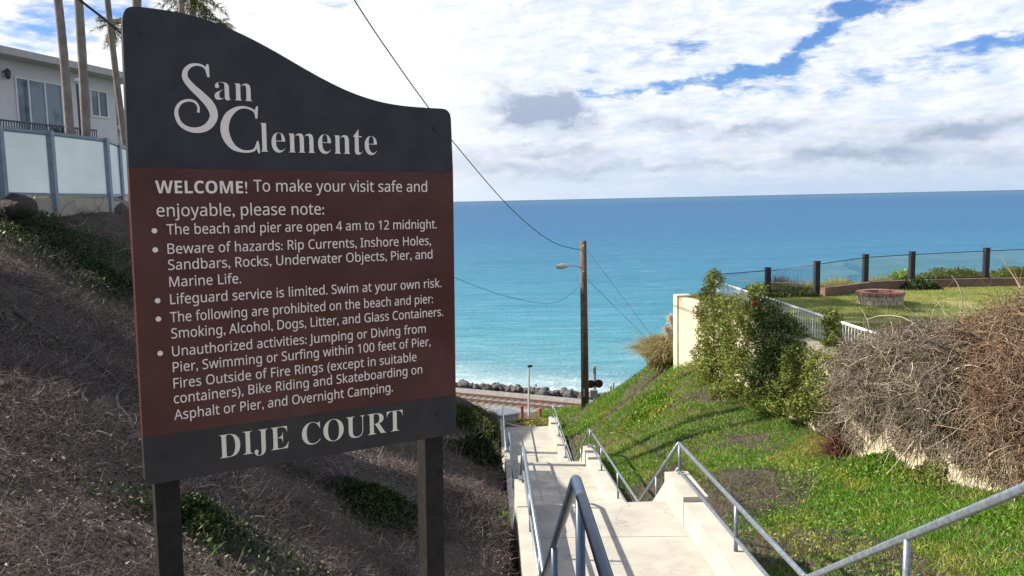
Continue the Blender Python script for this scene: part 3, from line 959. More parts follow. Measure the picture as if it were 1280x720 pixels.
def text(name, body, u0, u1, v, size, m, off=0.0, capref='H', h=None, space=1.0, vspace=1.0):
    """letters laid on the sign face; scaled across to fill u0..u1"""
    c = bpy.data.curves.new('letters', 'FONT'); c.body = body; c.size = size; c.offset = off * size; c.extrude = .0008
    c.resolution_u = 6; c.space_character = space; c.space_word = vspace
    o = bpy.data.objects.new('letters', c); COL.objects.link(o)
    dg = bpy.context.evaluated_depsgraph_get()
    me = bpy.data.meshes.new_from_object(o.evaluated_get(dg))
    bpy.data.objects.remove(o); bpy.data.curves.remove(c)
    n_ = len(me.vertices); a = np.empty(n_ * 3, np.float32); me.vertices.foreach_get('co', a); a = a.reshape(-1, 3).astype(float)
    x0, x1 = a[:, 0].min(), a[:, 0].max()
    U = u0 + (a[:, 0] - x0) / (x1 - x0) * (u1 - u0)
    Vv = a[:, 1]
    if h is not None:
        Vv = Vv * h / a[:, 1].max()
    W_ = PB[None] + X2[None] * U[:, None] + Z3[None] * (v + Vv)[:, None] + NN[None] * (.0016 + a[:, 2])[:, None] - np.array(sg['_o'])[None]
    me.vertices.foreach_set('co', W_.astype(np.float32).ravel()); me.update()
    me.materials.clear(); me.materials.append(m); me.name = name
    ob = bpy.data.objects.new(name, me); COL.objects.link(ob); ob.parent = sg
    return ob


LT = M['letters']
HB = .0345 / .0345
text('heading_lettering', sans('WELCOME!', True), .068, .330, .7210, .05, LT, h=.0375)
text('text_line', sans('To make your visit safe and'), .3494, .9379, .7265, .05, LT, off=.002, h=.0385)
text('text_line', sans('enjoyable, please note:'), .0682, .5707, .6533, .05, LT, off=.002, h=.0385)
LINES = [('The beach and pier are open 4 am to 12 midnight.', .0932, .9726, .6000), ('Beware of hazards: Rip Currents, Inshore Holes,', .0930, .9494, .5430),
         ('Sandbars, Rocks, Underwater Objects, Pier, and', .0924, .9542, .4953), ('Marine Life.', .0935, .3011, .4447),
         ('Lifeguard service is limited. Swim at your own risk.', .0935, .9873, .3930), ('The following are prohibited on the beach and pier:', .0910, .9537, .3390),
         ('Smoking, Alcohol, Dogs, Litter, and Glass Containers.', .0920, .9923, .2900), ('Unauthorized activities: Jumping or Diving from', .0920, .9241, .2360),
         ('Pier, Swimming or Surfing within 100 feet of Pier,', .0919, .9418, .1877), ('Fires Outside of Fire Rings (except in suitable', .0913, .8871, .1387),
         ('containers), Bike Riding and Skateboarding on', .0902, .9080, .0921), ('Asphalt or Pier, and Overnight Camping.', .0891, .7961, .0418)]
for b_, u0, u1, v in LINES:
    text('text_line', sans(b_), u0, u1, v, .043, LT, off=.002, h=.0325)
for u, v in ((.0598, .6120), (.0594, .5560), (.059, .4060), (.0586, .3515), (.0587, .2485)):
    n_ = 14
    MB().prism([(u + .0078 * math.cos(a), v + .0078 * math.sin(a)) for a in np.linspace(0, 2 * math.pi, n_, endpoint=False)], PF, .0006, .0024).build('bullet', LT, sg)
text('street_name_lettering', serif('DIJE'), .2140, .4310, -.1000, .1, M['gold_letters'], off=-.011, h=.0745).name = 'street_name_lettering'
text('street_name_lettering', serif('COURT'), .4750, .8306, -.1000, .1, M['gold_letters'], off=-.011, h=.0745)


def ribbon(mb, pts, n0, n1, sub=10):
    p = np.array(pts, float); d = []
    for i in range(len(p) - 1):
        p0 = p[max(i - 1, 0)]; p1 = p[i]; p2 = p[i + 1]; p3 = p[min(i + 2, len(p) - 1)]
        for k in range(sub):
            t_ = k / sub
            d.append(.5 * ((2 * p1) + (-p0 + p2) * t_ + (2 * p0 - 5 * p1 + 4 * p2 - p3) * t_ ** 2 + (-p0 + 3 * p1 - 3 * p2 + p3) * t_ ** 3))
    d.append(p[-1]); d = np.array(d)
    T = np.gradient(d[:, :2], axis=0); T /= np.linalg.norm(T, axis=1)[:, None] + 1e-12
    N_ = np.c_[-T[:, 1], T[:, 0]]
    Lp = d[:, :2] + N_ * d[:, 2:3] / 2; Rp = d[:, :2] - N_ * d[:, 2:3] / 2
    n = len(d); V = []
    for nn_ in (n1, n0):
        V += [PF(a, b, nn_) for a, b in Lp] + [PF(a, b, nn_) for a, b in Rp]
    f = []
    for i in range(n - 1):
        f.append((n + i, n + i + 1, i + 1, i)); f.append((2 * n + i, 2 * n + i + 1, 3 * n + i + 1, 3 * n + i))
        f.append((i, i + 1, 2 * n + i + 1, 2 * n + i)); f.append((n + i + 1, n + i, 3 * n + i, 3 * n + i + 1))
    f.append((0, 2 * n, 3 * n, n)); f.append((n - 1, 2 * n - 1, 4 * n - 1, 3 * n - 1))
    mb.add(V, f)


GS = [(.2302, 1.0647, .0064), (.2275, 1.08, .0069), (.2182, 1.0929, .0064), (.2006, 1.0982, .0069), (.1803, 1.0933, .0103), (.1658, 1.0773, .0137), (.1648, 1.0562, .0166), (.1814, 1.0333, .0196), (.2062, 1.0102, .0225), (.2302, .9838, .0255), (.2405, .9574, .0235), (.2348, .9351, .022), (.2174, .9161, .0201), (.1924, .9073, .0166), (.1668, .9097, .0137), (.1452, .9238, .0122), (.1357, .9475, .0113), (.138, .9692, .0098), (.1516, .9867, .0083), (.1727, .9932, .0073), (.1889, .9888, .0069), (.1972, .9757, .0064), (.1965, .9591, .0078)]
mb = MB(); ribbon(mb, GS, .0004, .0022)
ribbon(mb, [(.2284, 1.1014, .0050), (.2273, 1.0858, .0105), (.2292, 1.0637, .0055)], .0004, .0024)
mb.build('initial_letter', LT, sg)
GC = [(.366, .949, .0059), (.3626, .967, .0069), (.3504, .9769, .0064), (.3282, .9812, .0073), (.3057, .9746, .0118), (.284, .9561, .0196), (.2723, .9318, .0235), (.2703, .9069, .0245), (.2776, .8823, .0225), (.2939, .8604, .0166), (.3182, .8495, .0088), (.3432, .8492, .0073), (.3586, .8572, .0069), (.3675, .8803, .0049)]
mb = MB(); ribbon(mb, GC, .0004, .0022)
ribbon(mb, [(.3694, .9864, .0046), (.3657, .9686, .0096), (.366, .949, .0049)], .0004, .0024)
ribbon(mb, [(.3675, .8813, .0044), (.3678, .86, .0095), (.3707, .8438, .0046)], .0004, .0024)
mb.build('initial_letter', LT, sg)
text('city_name_lettering', serif('an'), .2448, .3569, .9995, .1, LT, off=-.013, h=.0530)
text('city_name_lettering', serif('lemente'), .3745, .7572, .8475, .1, LT, off=-.013, h=.0890)

# ------------------------------------------------------------------ retaining wall, fences, fire ring
wl = thing('retaining_wall', (5.3, 25.3, -4.5), 'cream stucco retaining wall holding up the lawn terrace, partly under ivy', 'wall')
mb = MB()
WO = []
for i in range(len(WALL)):
    p = np.array(WALL[i]); d0 = np.array(WALL[min(i + 1, len(WALL) - 1)]) - np.array(WALL[max(i - 1, 0)]); d0 /= np.linalg.norm(d0)
    nrm = np.array([d0[1], -d0[0]])
    WO.append((p, nrm))
outer = [tuple(p + n_ * .16) for p, n_ in WO]; inner = [tuple(p - n_ * .10) for p, n_ in WO]
MB().prism(outer + inner[::-1], fr, -6.2, LAWN_Z + .02).build('wall_face', M['stucco'], wl)
c0 = np.array(WALL[0])
MB().box((c0[0] + .02, c0[1] + .26, -4.62), (.46, .5, 3.16), rz=.05).build('end_pier', M['stucco'], wl)
MB().prism([(5.6, 26.0), (9.6, 25.9), (9.6, 26.15), (5.6, 26.25)], fr, -6.2, LAWN_Z - .32).build('return_wall', M['stucco'], wl)

# white picket fence on top of the wall
pk = thing('picket_fence', (5.4, 24, -3.1), 'white metal picket fence on the retaining wall between ivy pillars', 'fence')
wa, wb_ = np.array([6.05, 24.6]), np.array([6.80, 15.0])
wdir = (wb_ - wa) / np.linalg.norm(wb_ - wa); wlen = np.linalg.norm(wb_ - wa)
ztop = lambda k: -2.55 - .06 * k
P3 = lambda t_, z: np.array([wa[0] + wdir[0] * t_, wa[1] + wdir[1] * t_, z])
fax = (np.array([wdir[0], wdir[1], 0]), np.array([-wdir[1], wdir[0], 0]), np.array([0, 0, 1.0]))
for z0, z1, r_ in ((-2.52, -2.62, .030), (-3.06, -3.22, .022)):
    MB().tube([P3(0, z0), P3(wlen, z1)], r_, 6).build('fence_rail', M['white_metal'], pk)
mb = MB(); n_ = int(wlen / .125)
for k in range(n_ + 1):
    t_ = k * wlen / n_; f_ = t_ / wlen
    mb.tube([P3(t_, -3.09 - .16 * f_), P3(t_, -2.52 - .10 * f_)], .0115, 5)
mb.build('pickets', M['white_metal'], pk)

# glass fence at the seaward edge
FP = [(890, 368, 340), (959.5, 366, 335), (1020.5, 370, 327), (1081, 362, 318.5), (1139, 359, 315), (1231.5, 357, 310.5), (1330, 356, 306), (1432, 356, 303)]
gf = thing('glass_fence', (9, 26, LAWN_Z), 'clear glass fence with dark posts at the seaward edge of the lawn', 'fence')
pts = []
for k, (x, yb, yt) in enumerate(FP):
    p = atz(x, yb, LAWN_Z); zt = at(x, yt, p[1])[2]
    pts.append((p, zt))
    mb = MB().box((p[0], p[1], (p[2] + zt) / 2 - .1), (.15, .15, zt - p[2] + .2), rz=.1)
    mb.box((p[0], p[1], zt + .012), (.17, .17, .024), rz=.1)
    mb.build('fence_post', M['dark_post'], gf)
for (a, za), (b, zb) in zip(pts[:-1], pts[1:]):
    d = b - a; L_ = np.linalg.norm(d[:2]); e = d / L_; e[2] = 0
    A_ = a + e * .085; B_ = b - e * .085
    nrm = np.array([-e[1], e[0], 0]) * .006
    v = [A_ - nrm, B_ - nrm, B_ + nrm, A_ + nrm]
    lo = [p + np.array([0, 0, .10]) for p in v]; hi = []
    for p, zz in zip(v, (za, zb, zb, za)):
        hi.append(np.array([p[0], p[1], zz - .10]))
    MB().add(lo + hi, [(3, 2, 1, 0), (4, 5, 6, 7), (0, 1, 5, 4), (1, 2, 6, 5), (2, 3, 7, 6), (3, 0, 4, 7)]).build('glass_panel', M['clear_glass'], gf)
    MB().tube([np.array([A_[0], A_[1], za - .085]), np.array([B_[0], B_[1], zb - .085])], .014, 6).build('top_rail', M['dark_post'], gf)
cb = thing('lawn_curb', (10, 26, LAWN_Z), 'low brown curb along the foot of the glass fence', 'curb')
mb = MB()
for (a, za), (b, zb) in list(zip(pts[:-1], pts[1:]))[2:]:
    d = b - a; L_ = np.linalg.norm(d[:2]); e = d / L_; e[2] = 0
    mb.box((a + b) / 2 + np.array([e[1], -e[0], 0]) * .22 + np.array([0, 0, .09]), (L_ + .02, .18, .36), ax=(e, np.array([-e[1], e[0], 0]), np.array([0, 0, 1.0])))
mb.build('curb_course', M['curb'], cb)

# brick fire ring
fp = atz(1100, 379.7, LAWN_Z)
fg = thing('fire_ring', fp, 'round brick fire ring with red capping on the lawn', 'fire pit')
R0 = .60
mb = MB(); n_ = 18
for row in range(2):
    for k in range(n_):
        a = 2 * math.pi * (k + .5 * row) / n_
        ax = (np.array([-math.sin(a), math.cos(a), 0]), np.array([math.cos(a), math.sin(a), 0]), np.array([0, 0, 1.0]))
        mb.box(fp + np.array([math.cos(a) * (R0 - .06), math.sin(a) * (R0 - .06), .07 + .135 * row]), (2 * math.pi * R0 / n_ - .026, .11, .128), ax=ax)
mb.lathe(fp, [(R0 - .03, -.02), (R0 - .03, .26), (R0 - .10, .26), (R0 - .10, -.02)], 36)
mb.build('brick_course', M['brick'], fg)
mb = MB(); n_ = 22
for k in range(n_):
    a = 2 * math.pi * k / n_
    ax = (np.array([-math.sin(a), math.cos(a), 0]), np.array([math.cos(a), math.sin(a), 0]), np.array([0, 0, 1.0]))
    mb.box(fp + np.array([math.cos(a) * (R0 - .075), math.sin(a) * (R0 - .075), .31]), (2 * math.pi * (R0 - .02) / n_ - .012, .22, .085), ax=ax)
mb.build('cap_course', M['cap_brick'], fg)
MB().lathe(fp, [(R0 - .2, -.02), (R0 - .2, .05)], 24).build('ash_bed', M['soot'], fg)

# ------------------------------------------------------------------ utility pole, wires
pb_ = at(731.5, 520, 44.0); pt_ = at(729, 301, 44.0)
up_ = thing('utility_pole', pb_, 'tall weathered wooden utility pole with a street light arm, beside the railway', 'utility pole')
MB().tube([pb_ - np.array([0, 0, .8]), (pb_ + pt_) / 2, pt_], [.225, .20, .17], 14).build('pole_shaft', M['pole_wood'], up_, smooth=True)
a0 = at(728, 336, 44.0); a1 = at(719, 332.5, 43.6); a2 = at(711, 332.2, 43.3)
MB().tube([a0, a0 * .7 + a1 * .3 + np.array([0, 0, .03]), a1, a2], .028, 8).build('lamp_arm', M['signal_grey'], up_)
ld = (at(695, 333.5, 43.0) - a2)
MB().tube([a2, a2 + ld * .2, a2 + ld * .55, a2 + ld * .9, a2 + ld], [.05, .11, .15, .12, .03], 12).build('lamp_head', M['lamp_grey'], up_, smooth=True)
MB().box(pb_ + np.array([-.02, -.195, 1.35]), (.13, .02, .42)).build('number_plate', M['trim'], up_)
for dz in (-.25, -1.6):
    c = pt_ + np.array([0, -.17, dz]); MB().lathe(c, [(.03, -.06), (.055, -.02), (.03, .02), (.045, .06)], 10).build('insulator', M['signal_grey'], up_)


def curve(pts, n=12):
    p = np.array(pts, float); o = []
    for i in range(len(p) - 1):
        p0 = p[max(i - 1, 0)]; p1 = p[i]; p2 = p[i + 1]; p3 = p[min(i + 2, len(p) - 1)]
        for k in range(n):
            t_ = k / n
            o.append(.5 * ((2 * p1) + (-p0 + p2) * t_ + (2 * p0 - 5 * p1 + 4 * p2 - p3) * t_ ** 2 + (-p0 + 3 * p1 - 3 * p2 + p3) * t_ ** 3))
    o.append(p[-1]); return np.array(o)


def cable(name, label, px, r, m=None):
    P = curve([at(*p) for p in px])
    o = MB().tube(P, r, 6).build(name, m or M['cable'], origin=P[0]); tag(o, label, name.replace('_', ' ')); return o


cable('overhead_wire', 'thin black wire sagging from the sky to the top of the utility pole',
      [(300, -240, 14), (443, 0, 20), (500, 85, 22.6), (536, 135, 24.5), (567, 178, 27), (640, 262, 34), (690, 302, 40), (728, 313, 44)], .017)
cable('overhead_wire', 'thick dark cable crossing in front of the palm trunks above the house',
      [(60, -36, 13), (100, 0, 14), (152, 42, 15.6), (250, 130, 19.5), (350, 218, 24)], .022)
cable('overhead_wire', 'faint thin wire sagging low over the water between sign and pole',
      [(350, 218, 24), (450, 292, 29), (571, 348, 35), (640, 372, 39), (695, 378, 42.4), (730, 352, 44)], .009)
cable('guy_wire', 'longer guy wire slanting from the pole top down to the bank', [(731, 309, 44), (815, 420, 34)], .012)
cable('guy_wire', 'shorter guy wire slanting from below the lamp down to the bank', [(731, 346, 44), (809, 424, 35)], .012)

# ------------------------------------------------------------------ small things by the railway
lb = at(661, 521, 45.5); ltp = at(661, 458, 45.5)
lp = thing('lamp_post', lb, 'slim white lamp post standing beside the railway track', 'lamp post')
MB().tube([lb - np.array([0, 0, .5]), ltp], [.07, .05], 10).build('pole_shaft', M['lamp_pole'], lp)
MB().tube([ltp - np.array([.06, 0, 0]), ltp + np.array([.20, 0, .03])], .07, 10).build('lamp_head', M['black'], lp)
mk = at(670, 503, 69); mt_ = at(670, 481, 69)
o = MB().tube([mk - np.array([0, 0, .5]), mt_], .04, 8).box(mt_ + np.array([0, 0, -.05]), (.14, .03, .2)).build('marker_post', M['signal_grey'], origin=mk)
tag(o, 'thin grey marker post among the rocks right of the lamp post', 'post')
cbx = thing('utility_cabinet', at(637, 530, 41.5), 'pale utility cabinet with a white roof at the foot of the stairs', 'cabinet')
ca = at(632, 524, 41.5); zb_ = -11.6; zt_ = at(633, 515.5, 41.5)[2]
MB().box((ca[0], ca[1], (zb_ + zt_) / 2), (.98, 1.0, zt_ - zb_), rz=.5).build('cabinet_body', M['cabinet'], cbx)
c_ = np.array([ca[0], ca[1], zt_]); e1 = np.array([math.cos(.5), math.sin(.5), 0]) * .6; e2 = np.array([-math.sin(.5), math.cos(.5), 0]) * .6
MB().add([c_ - e1 - e2, c_ + e1 - e2, c_ + e1 + e2, c_ - e1 + e2, c_ - e1 - e2 + [0, 0, .06], c_ + e1 - e2 + [0, 0, .06], c_ + e1 + e2 + [0, 0, .06], c_ - e1 + e2 + [0, 0, .06], c_ + [0, 0, .26]],
         [(3, 2, 1, 0), (0, 1, 5, 4), (1, 2, 6, 5), (2, 3, 7, 6), (3, 0, 4, 7), (4, 5, 8), (5, 6, 8), (6, 7, 8), (7, 4, 8)]).build('cabinet_roof', M['cabinet_roof'], cbx)
MB().box(np.array([ca[0], ca[1], (zb_ + zt_) / 2]) - e2 / .6 * .505, (.7, .02, .7), rz=.5).build('cabinet_door', M['cabinet'], cbx)
for k, (x, yb, yt, lab) in enumerate(((652.5, 523, 508, 'rust orange post just left of the white lamp post by the railway'), (675, 524, 511, 'rust orange post right of the white lamp post, beside the stair rail'))):
    b_ = at(x, yb, 44.6); t_ = at(x, yt, 44.6)
    o = MB().tube([b_ - np.array([0, 0, .3]), t_], .085, 8).lathe(t_, [(.10, -.03), (.10, .02), (.04, .05)], 8).build('bollard', M['rust_post'], origin=b_)
    tag(o, lab, 'bollard')
sgl = thing('crossing_signal', at(743.5, 500, 46), 'railway crossing signal with black lamp discs rising behind the bank', 'railway signal')
sb_, stt = at(743.5, 506, 46), at(743, 457, 46)
MB().tube([sb_ - np.array([0, 0, .6]), stt], .09, 10).build('signal_mast', M['signal_grey'], sgl)
for x, y_ in ((738.6, 480), (748.4, 479.5)):
    c = at(x, y_, 45.85)
    lmp = MB().lathe((0, 0, 0), [(.24, 0), (.24, .03)], 18)
    V_ = lmp.V[0]; lmp.V[0] = np.c_[V_[:, 0], -V_[:, 2], V_[:, 1]] + c
    ob = lmp.build('lamp_disc', M['black'], sgl)
    ln = MB().lathe((0, 0, 0), [(.10, 0), (.085, .03)], 14); V_ = ln.V[0]; ln.V[0] = np.c_[V_[:, 0], -V_[:, 2], V_[:, 1]] + c - np.array([0, .031, 0])
    ln.build('lens', M['lens'], ob)
MB().tube([at(738, 480, 45.95), at(749, 479.5, 45.95)], .03, 8).build('cross_arm', M['signal_grey'], sgl)
MB().box(at(742, 492, 45.8), (.42, .3, .45)).build('relay_box', M['signal_grey'], sgl)
MB().box(at(743, 463, 45.9), (.16, .1, .35)).build('bell_box', M['signal_grey'], sgl)
for x, lab in ((763.5, 'short grey post peeking over the bank right of the crossing signal'), (766.8, 'taller grey post peeking over the bank right of the crossing signal')):
    a_ = at(x, 500, 45); b_ = at(x, 482 if x < 765 else 478, 45)
    o = MB().tube([a_ - np.array([0, 0, .5]), b_], .035, 8).lathe(b_, [(.06, -.2), (.06, -.02), (.02, .02)], 8).build('marker_post', M['signal_grey'], origin=a_); tag(o, lab, 'post')

# ------------------------------------------------------------------ house, frosted fence, palms
hx0, hy0 = -15.9, 24.6
hdir = np.array([at(150, 104, 30.5)[0] - at(0, 75, 25.3)[0], 30.5 - 25.3]); hdir /= np.linalg.norm(hdir)
hn = np.array([hdir[1], -hdir[0]])           # faces the stairs
H0 = at(0, 75, 32.9)[:2]
HF = lambda a, b, t: np.array([H0[0] + hdir[0] * a + hn[0] * t, H0[1] + hdir[1] * a + hn[1] * t, b])
hs = thing('house', HF(0, 0, -4), 'beige two storey house with flat eaves behind the frosted glass fence', 'house')
EZ = 5.92
MB().prism([(-9, -7), (6.5, -7), (6.5, EZ), (-9, EZ)], HF, -10, 0).build('wall', M['house_wall'], hs)
MB().prism([(-9.8, EZ + .002), (7.6, EZ + .002), (7.6, EZ + .28), (-9.8, EZ + .28)], HF, -10.6, .95).build('roof', M['roof'], hs)
MB().prism([(6.51, -9), (13, -9), (13, 3.9), (6.51, 3.9)], HF, -10, -2.1).build('wing_wall', M['house_wall'], hs)
MB().prism([(6.51, 3.902), (13.5, 3.902), (13.5, 4.06), (6.51, 4.06)], HF, -10.4, -1.2).build('wing_roof', M['roof'], hs)
MB().prism([(8.0, 4.063), (13, 4.063), (13, 5.4), (8.0, 5.4)], HF, -10, -4).build('upper_wall', M['house_wall'], hs)


def window(a0_, a1_, z0, z1, t, name, mull):
    f = MB()
    w_ = .07
    for q in ([(a0_, z0), (a1_, z0), (a1_, z0 + w_), (a0_, z0 + w_)], [(a0_, z1 - w_), (a1_, z1 - w_), (a1_, z1), (a0_, z1)],
              [(a0_, z0 + w_), (a0_ + w_, z0 + w_), (a0_ + w_, z1 - w_), (a0_, z1 - w_)], [(a1_ - w_, z0 + w_), (a1_, z0 + w_), (a1_, z1 - w_), (a1_ - w_, z1 - w_)]):
        f.prism(q, HF, t - .02, t + .06)
    for m_ in mull:
        x = a0_ + (a1_ - a0_) * m_
        f.prism([(x - .04, z0 + w_), (x + .04, z0 + w_), (x + .04, z1 - w_), (x - .04, z1 - w_)], HF, t - .02, t + .05)
    fo = f.build(name, M['trim'], hs)
    MB().prism([(a0_ + w_, z0 + w_), (a1_ - w_, z0 + w_), (a1_ - w_, z1 - w_), (a0_ + w_, z1 - w_)], HF, t - .01, t + .015).build('pane', M['pane'], fo)


def h_at(px, py):
    """wall coordinates (a, z) under a photo point on the house front"""
    d = ray(px, py)
    A_ = np.array([[d[0], -hdir[0]], [d[1], -hdir[1]]]); s_ = np.linalg.solve(A_, H0)
    return s_[1], d[2] * s_[0]


a0_, z1_ = h_at(17, 95); a1_, _ = h_at(76, 108); _, zb0 = h_at(46, 160)
window(a0_, a1_, 2.50, z1_, 0, 'sliding_door', (.27, .62))
a0_, z1_ = h_at(111, 113); a1_, z0_ = h_at(135, 147)
window(a0_, a1_, z0_ - .05, z1_ + .08, 0, 'window', (.48,))
window(8.2, 10.6, 1.6, 2.9, -2.1, 'window', (.5,))
# balcony
BF = 2.25
MB().prism([(-9, BF - .2), (3.2, BF - .2), (3.2, BF), (-9, BF)], HF, .002, 1.6).build('balcony_floor', M['roof'], hs)
mb = MB()
mb.prism([(-9, BF + 1.05), (3.2, BF + 1.05), (3.2, BF + 1.11), (-9, BF + 1.11)], HF, 1.5, 1.56)
mb.prism([(-9, BF + .08), (3.2, BF + .08), (3.2, BF + .12), (-9, BF + .12)], HF, 1.5, 1.56)
for k in range(98):
    x = -8.95 + k * .125
    mb.prism([(x - .011, BF), (x + .011, BF), (x + .011, BF + 1.06), (x - .011, BF + 1.06)], HF, 1.51, 1.54)
mb.build('balcony_railing', M['iron'], hs)
la, lz = h_at(5, 94)
c = HF(la, lz, .18)
MB().lathe(c, [(.02, .26), (.12, .16), (.10, -.08), (.05, -.16)], 8).box(c + np.array([-.1, 0, .12]), (.2, .05, .05)).build('wall_lantern', M['iron'], hs)
la, lz = h_at(64, 95)
lb_ = HF(la - .1, 2.25, 1.3)
ll = thing('balcony_lamp', lb_, 'slender dark lamp post with a pale globe on the balcony', 'lamp post')
MB().tube([lb_, lb_ + np.array([0, 0, 2.95])], .045, 8).build('pole_shaft', M['iron'], ll)
MB().lathe(lb_ + np.array([0, 0, 3.06]), [(.05, -.12), (.13, -.02), (.13, .06), (.06, .12)], 12).build('lamp_globe', M['trim'], ll)
pp = HF(la - .75, 2.25, .95)
po = thing('potted_plant', pp, 'terracotta pot with a leafy plant on the balcony of the house', 'potted plant')
MB().lathe(pp, [(.20, 0), (.30, .5), (.33, .5), (.33, .58), (.27, .58)], 16).build('pot', M['terracotta'], po)
MB().leaves(pp + np.array([0, 0, .6]) + rng.normal(size=(260, 3)) * [.2, .2, .22], .16, .08).build('foliage', M['shade_plant'], po)

# frosted glass fence on its block wall
fpx = [(-75, 153, 13.3), (-3, 157, 14.0), (61, 163.5, 14.9), (131, 172.5, 16.6), (147, 179, 18.4), (163, 185, 20.0)]
fpz = []
for x, yt, d_ in fpx:
    p = at(x, yt, d_); fpz.append((p[0], p[1], p[2]))
ff = thing('frosted_fence', (fpz[1][0], fpz[1][1], 0), 'frosted glass panel fence with blue grey posts in front of the house', 'fence')
for k, p in enumerate(fpz):
    zb_ = .0 if k != 3 else -.35
    MB().box((p[0], p[1], (p[2] + zb_) / 2), (.12, .12, p[2] - zb_), rz=.1).build('fence_post', M['steel_blue'], ff)
for a, b in zip(fpz[:-1], fpz[1:]):
    a = np.array(a); b = np.array(b); d = b - a; L_ = np.linalg.norm(d[:2]); e = np.array([d[0], d[1], 0]) / L_; nr = np.array([-e[1], e[0], 0])
    A_ = a + e * .062; B_ = b - e * .062
    for zo, hh in ((-.04, .05), (-1.13, .05)):
        v = []
        for P_ in (A_, B_):
            for s_ in (-1, 1):
                for k_ in (-1, 1):
                    v.append(P_ + nr * .03 * s_ + np.array([0, 0, zo + hh * .5 * k_]))
        MB().add(v, [(0, 1, 3, 2), (4, 6, 7, 5), (0, 4, 5, 1), (2, 3, 7, 6), (0, 2, 6, 4), (1, 5, 7, 3)]).build('fence_rail', M['steel_blue'], ff)
    v = []
    for P_ in (A_, B_):
        for s_ in (-1, 1):
            for zz in (-1.103, -.067):
                v.append(P_ + nr * .006 * s_ + np.array([0, 0, zz]))
    MB().add(v, [(0, 1, 3, 2), (4, 6, 7, 5), (0, 4, 5, 1), (2, 3, 7, 6), (0, 2, 6, 4), (1, 5, 7, 3)]).build('glass_panel', M['frosted'], ff)
bw = thing('block_wall', (fpz[1][0], fpz[1][1], 0), 'low tan block wall under the frosted glass fence', 'wall')
mb = MB()
for a, b in zip(fpz[:4], fpz[1:4]):
    a = np.array(a); b = np.array(b); d = b - a; L_ = np.linalg.norm(d[:2]); e = np.array([d[0], d[1], 0]) / L_; nr = np.array([-e[1], e[0], 0])
    c = (a + b) / 2; c[2] = -.05
    mb.box(c + nr * .08, (L_ - .0, .2, .50), ax=(e, nr, np.array([0, 0, 1.0])))
mb.build('block_course', M['block'], bw)
a = np.array(fpz[3]); b = np.array(fpz[5]); d = b - a; L_ = np.linalg.norm(d[:2]); e = np.array([d[0], d[1], 0]) / L_; nr = np.array([-e[1], e[0], 0]); c = (a + b) / 2; c[2] = -.1
MB().box(c + nr * .08 + e * .12, (L_, .2, .50), ax=(e, nr, np.array([0, 0, 1.0]))).build('block_course', M['block'], bw)

# unseen flat-roofed block added left of view, sized to shade the near bank
nb = thing('house', (-13.5, 2, 0), 'unseen beige house block with a flat parapet roof, added left of view to shade the bank', 'house')
MB().prism([(-18, -8), (-9.9, -8), (-9.9, 11), (-18, 11)], fr, -1.5, 3.75).build('wall', M['house_wall'], nb)
MB().prism([(-18.1, -8.1), (-9.84, -8.1), (-9.84, 11.1), (-18.1, 11.1)], fr, 3.752, 3.95).build('roof', M['roof'], nb)


def palm(name, label, base, top, r0, r1, crown=True, fr_n=34, fl=2.2, seed=1, group='palm trees by the house'):
    root = thing(name, base, label, 'palm tree', group)
    base = np.asarray(base, float); top = np.asarray(top, float)
    zt_ = float(height(base[0], base[1])[0]) - .2               # root the trunk in the ground
    if base[2] > zt_:
        base = base + np.array([0, 0, zt_ - base[2]])
    n = 70; P = []; rr = []
    for i in range(n + 1):
        t_ = i / n
        P.append(base * (1 - t_) + top * t_ + np.array([.12 * math.sin(t_ * 3 + seed), 0, 0]) * math.sin(math.pi * t_)); rr.append((r0 * (1 - t_) + r1 * t_) * (1 + .04 * (i % 2)))
    MB().tube(P, rr, 14).build('trunk', M['palm_bark'], root, smooth=True)
    if crown:
        rs = random.Random(seed); mb = MB()
        for k in range(fr_n):
            a = 2 * math.pi * k / fr_n * 2.4 + rs.uniform(-.2, .2); elv = rs.uniform(-.9, 1.2)
            d = np.array([math.cos(a) * math.cos(elv), math.sin(a) * math.cos(elv), math.sin(elv)])
            q = []
            L_ = fl * rs.uniform(.8, 1.15)
            for i in range(9):
                t_ = i / 8; q.append(top + d * L_ * t_ + np.array([0, 0, -.45 * L_ * t_ * t_]))
            q = np.array(q)
            mb.tube(q[:7], np.linspace(.03, .012, 7), 4)
            # fan of leaflets from the outer half
            T_ = np.repeat(q[3:], 9, axis=0); D_ = np.repeat(np.gradient(q, axis=0)[3:], 9, axis=0); D_ /= np.linalg.norm(D_, axis=1)[:, None]
            sd = rng.normal(size=D_.shape) * .75
            mb.blades(T_, D_ + sd, rng.uniform(.4, .75, len(T_)) * fl / 2.2, .06 * fl / 2.2, droop=.35, seg=2)
        mb.build('crown', M['palm_leaf'], root)
    return root


p0, p1 = at(88, 200, 21), at(69, 0, 21); d_ = p1 - p0
palm('palm_tree', 'leftmost tall bare palm trunk rising in front of the house windows', p0 - d_ * .1, p0 + d_ * 2.6, .108, .09, seed=1)
p0, p1 = at(105, 200, 22), at(98, 0, 22); d_ = p1 - p0
palm('palm_tree', 'straight palm trunk beside the small house window, right of the leaning trunk', p0 - d_ * .1, p0 + d_ * 2.7, .115, .095, seed=2)
p0, p1 = at(163, 200, 30), at(140, 0, 30); d_ = p1 - p0
palm('palm_tree', 'thin leaning palm trunk rising just left of the sign', p0 - d_ * .2, p0 + d_ * 2.2, .12, .09, seed=3)
p0, p1 = at(176, 200, 26), at(172, 0, 26); d_ = p1 - p0
palm('palm_tree', 'reddish palm trunk showing just above the top left corner of the sign', p0 - d_ * .2, p0 + d_ * 2.3, .15, .12, seed=4)
p0, p1 = at(143, 250, 45), at(140, 33, 45)
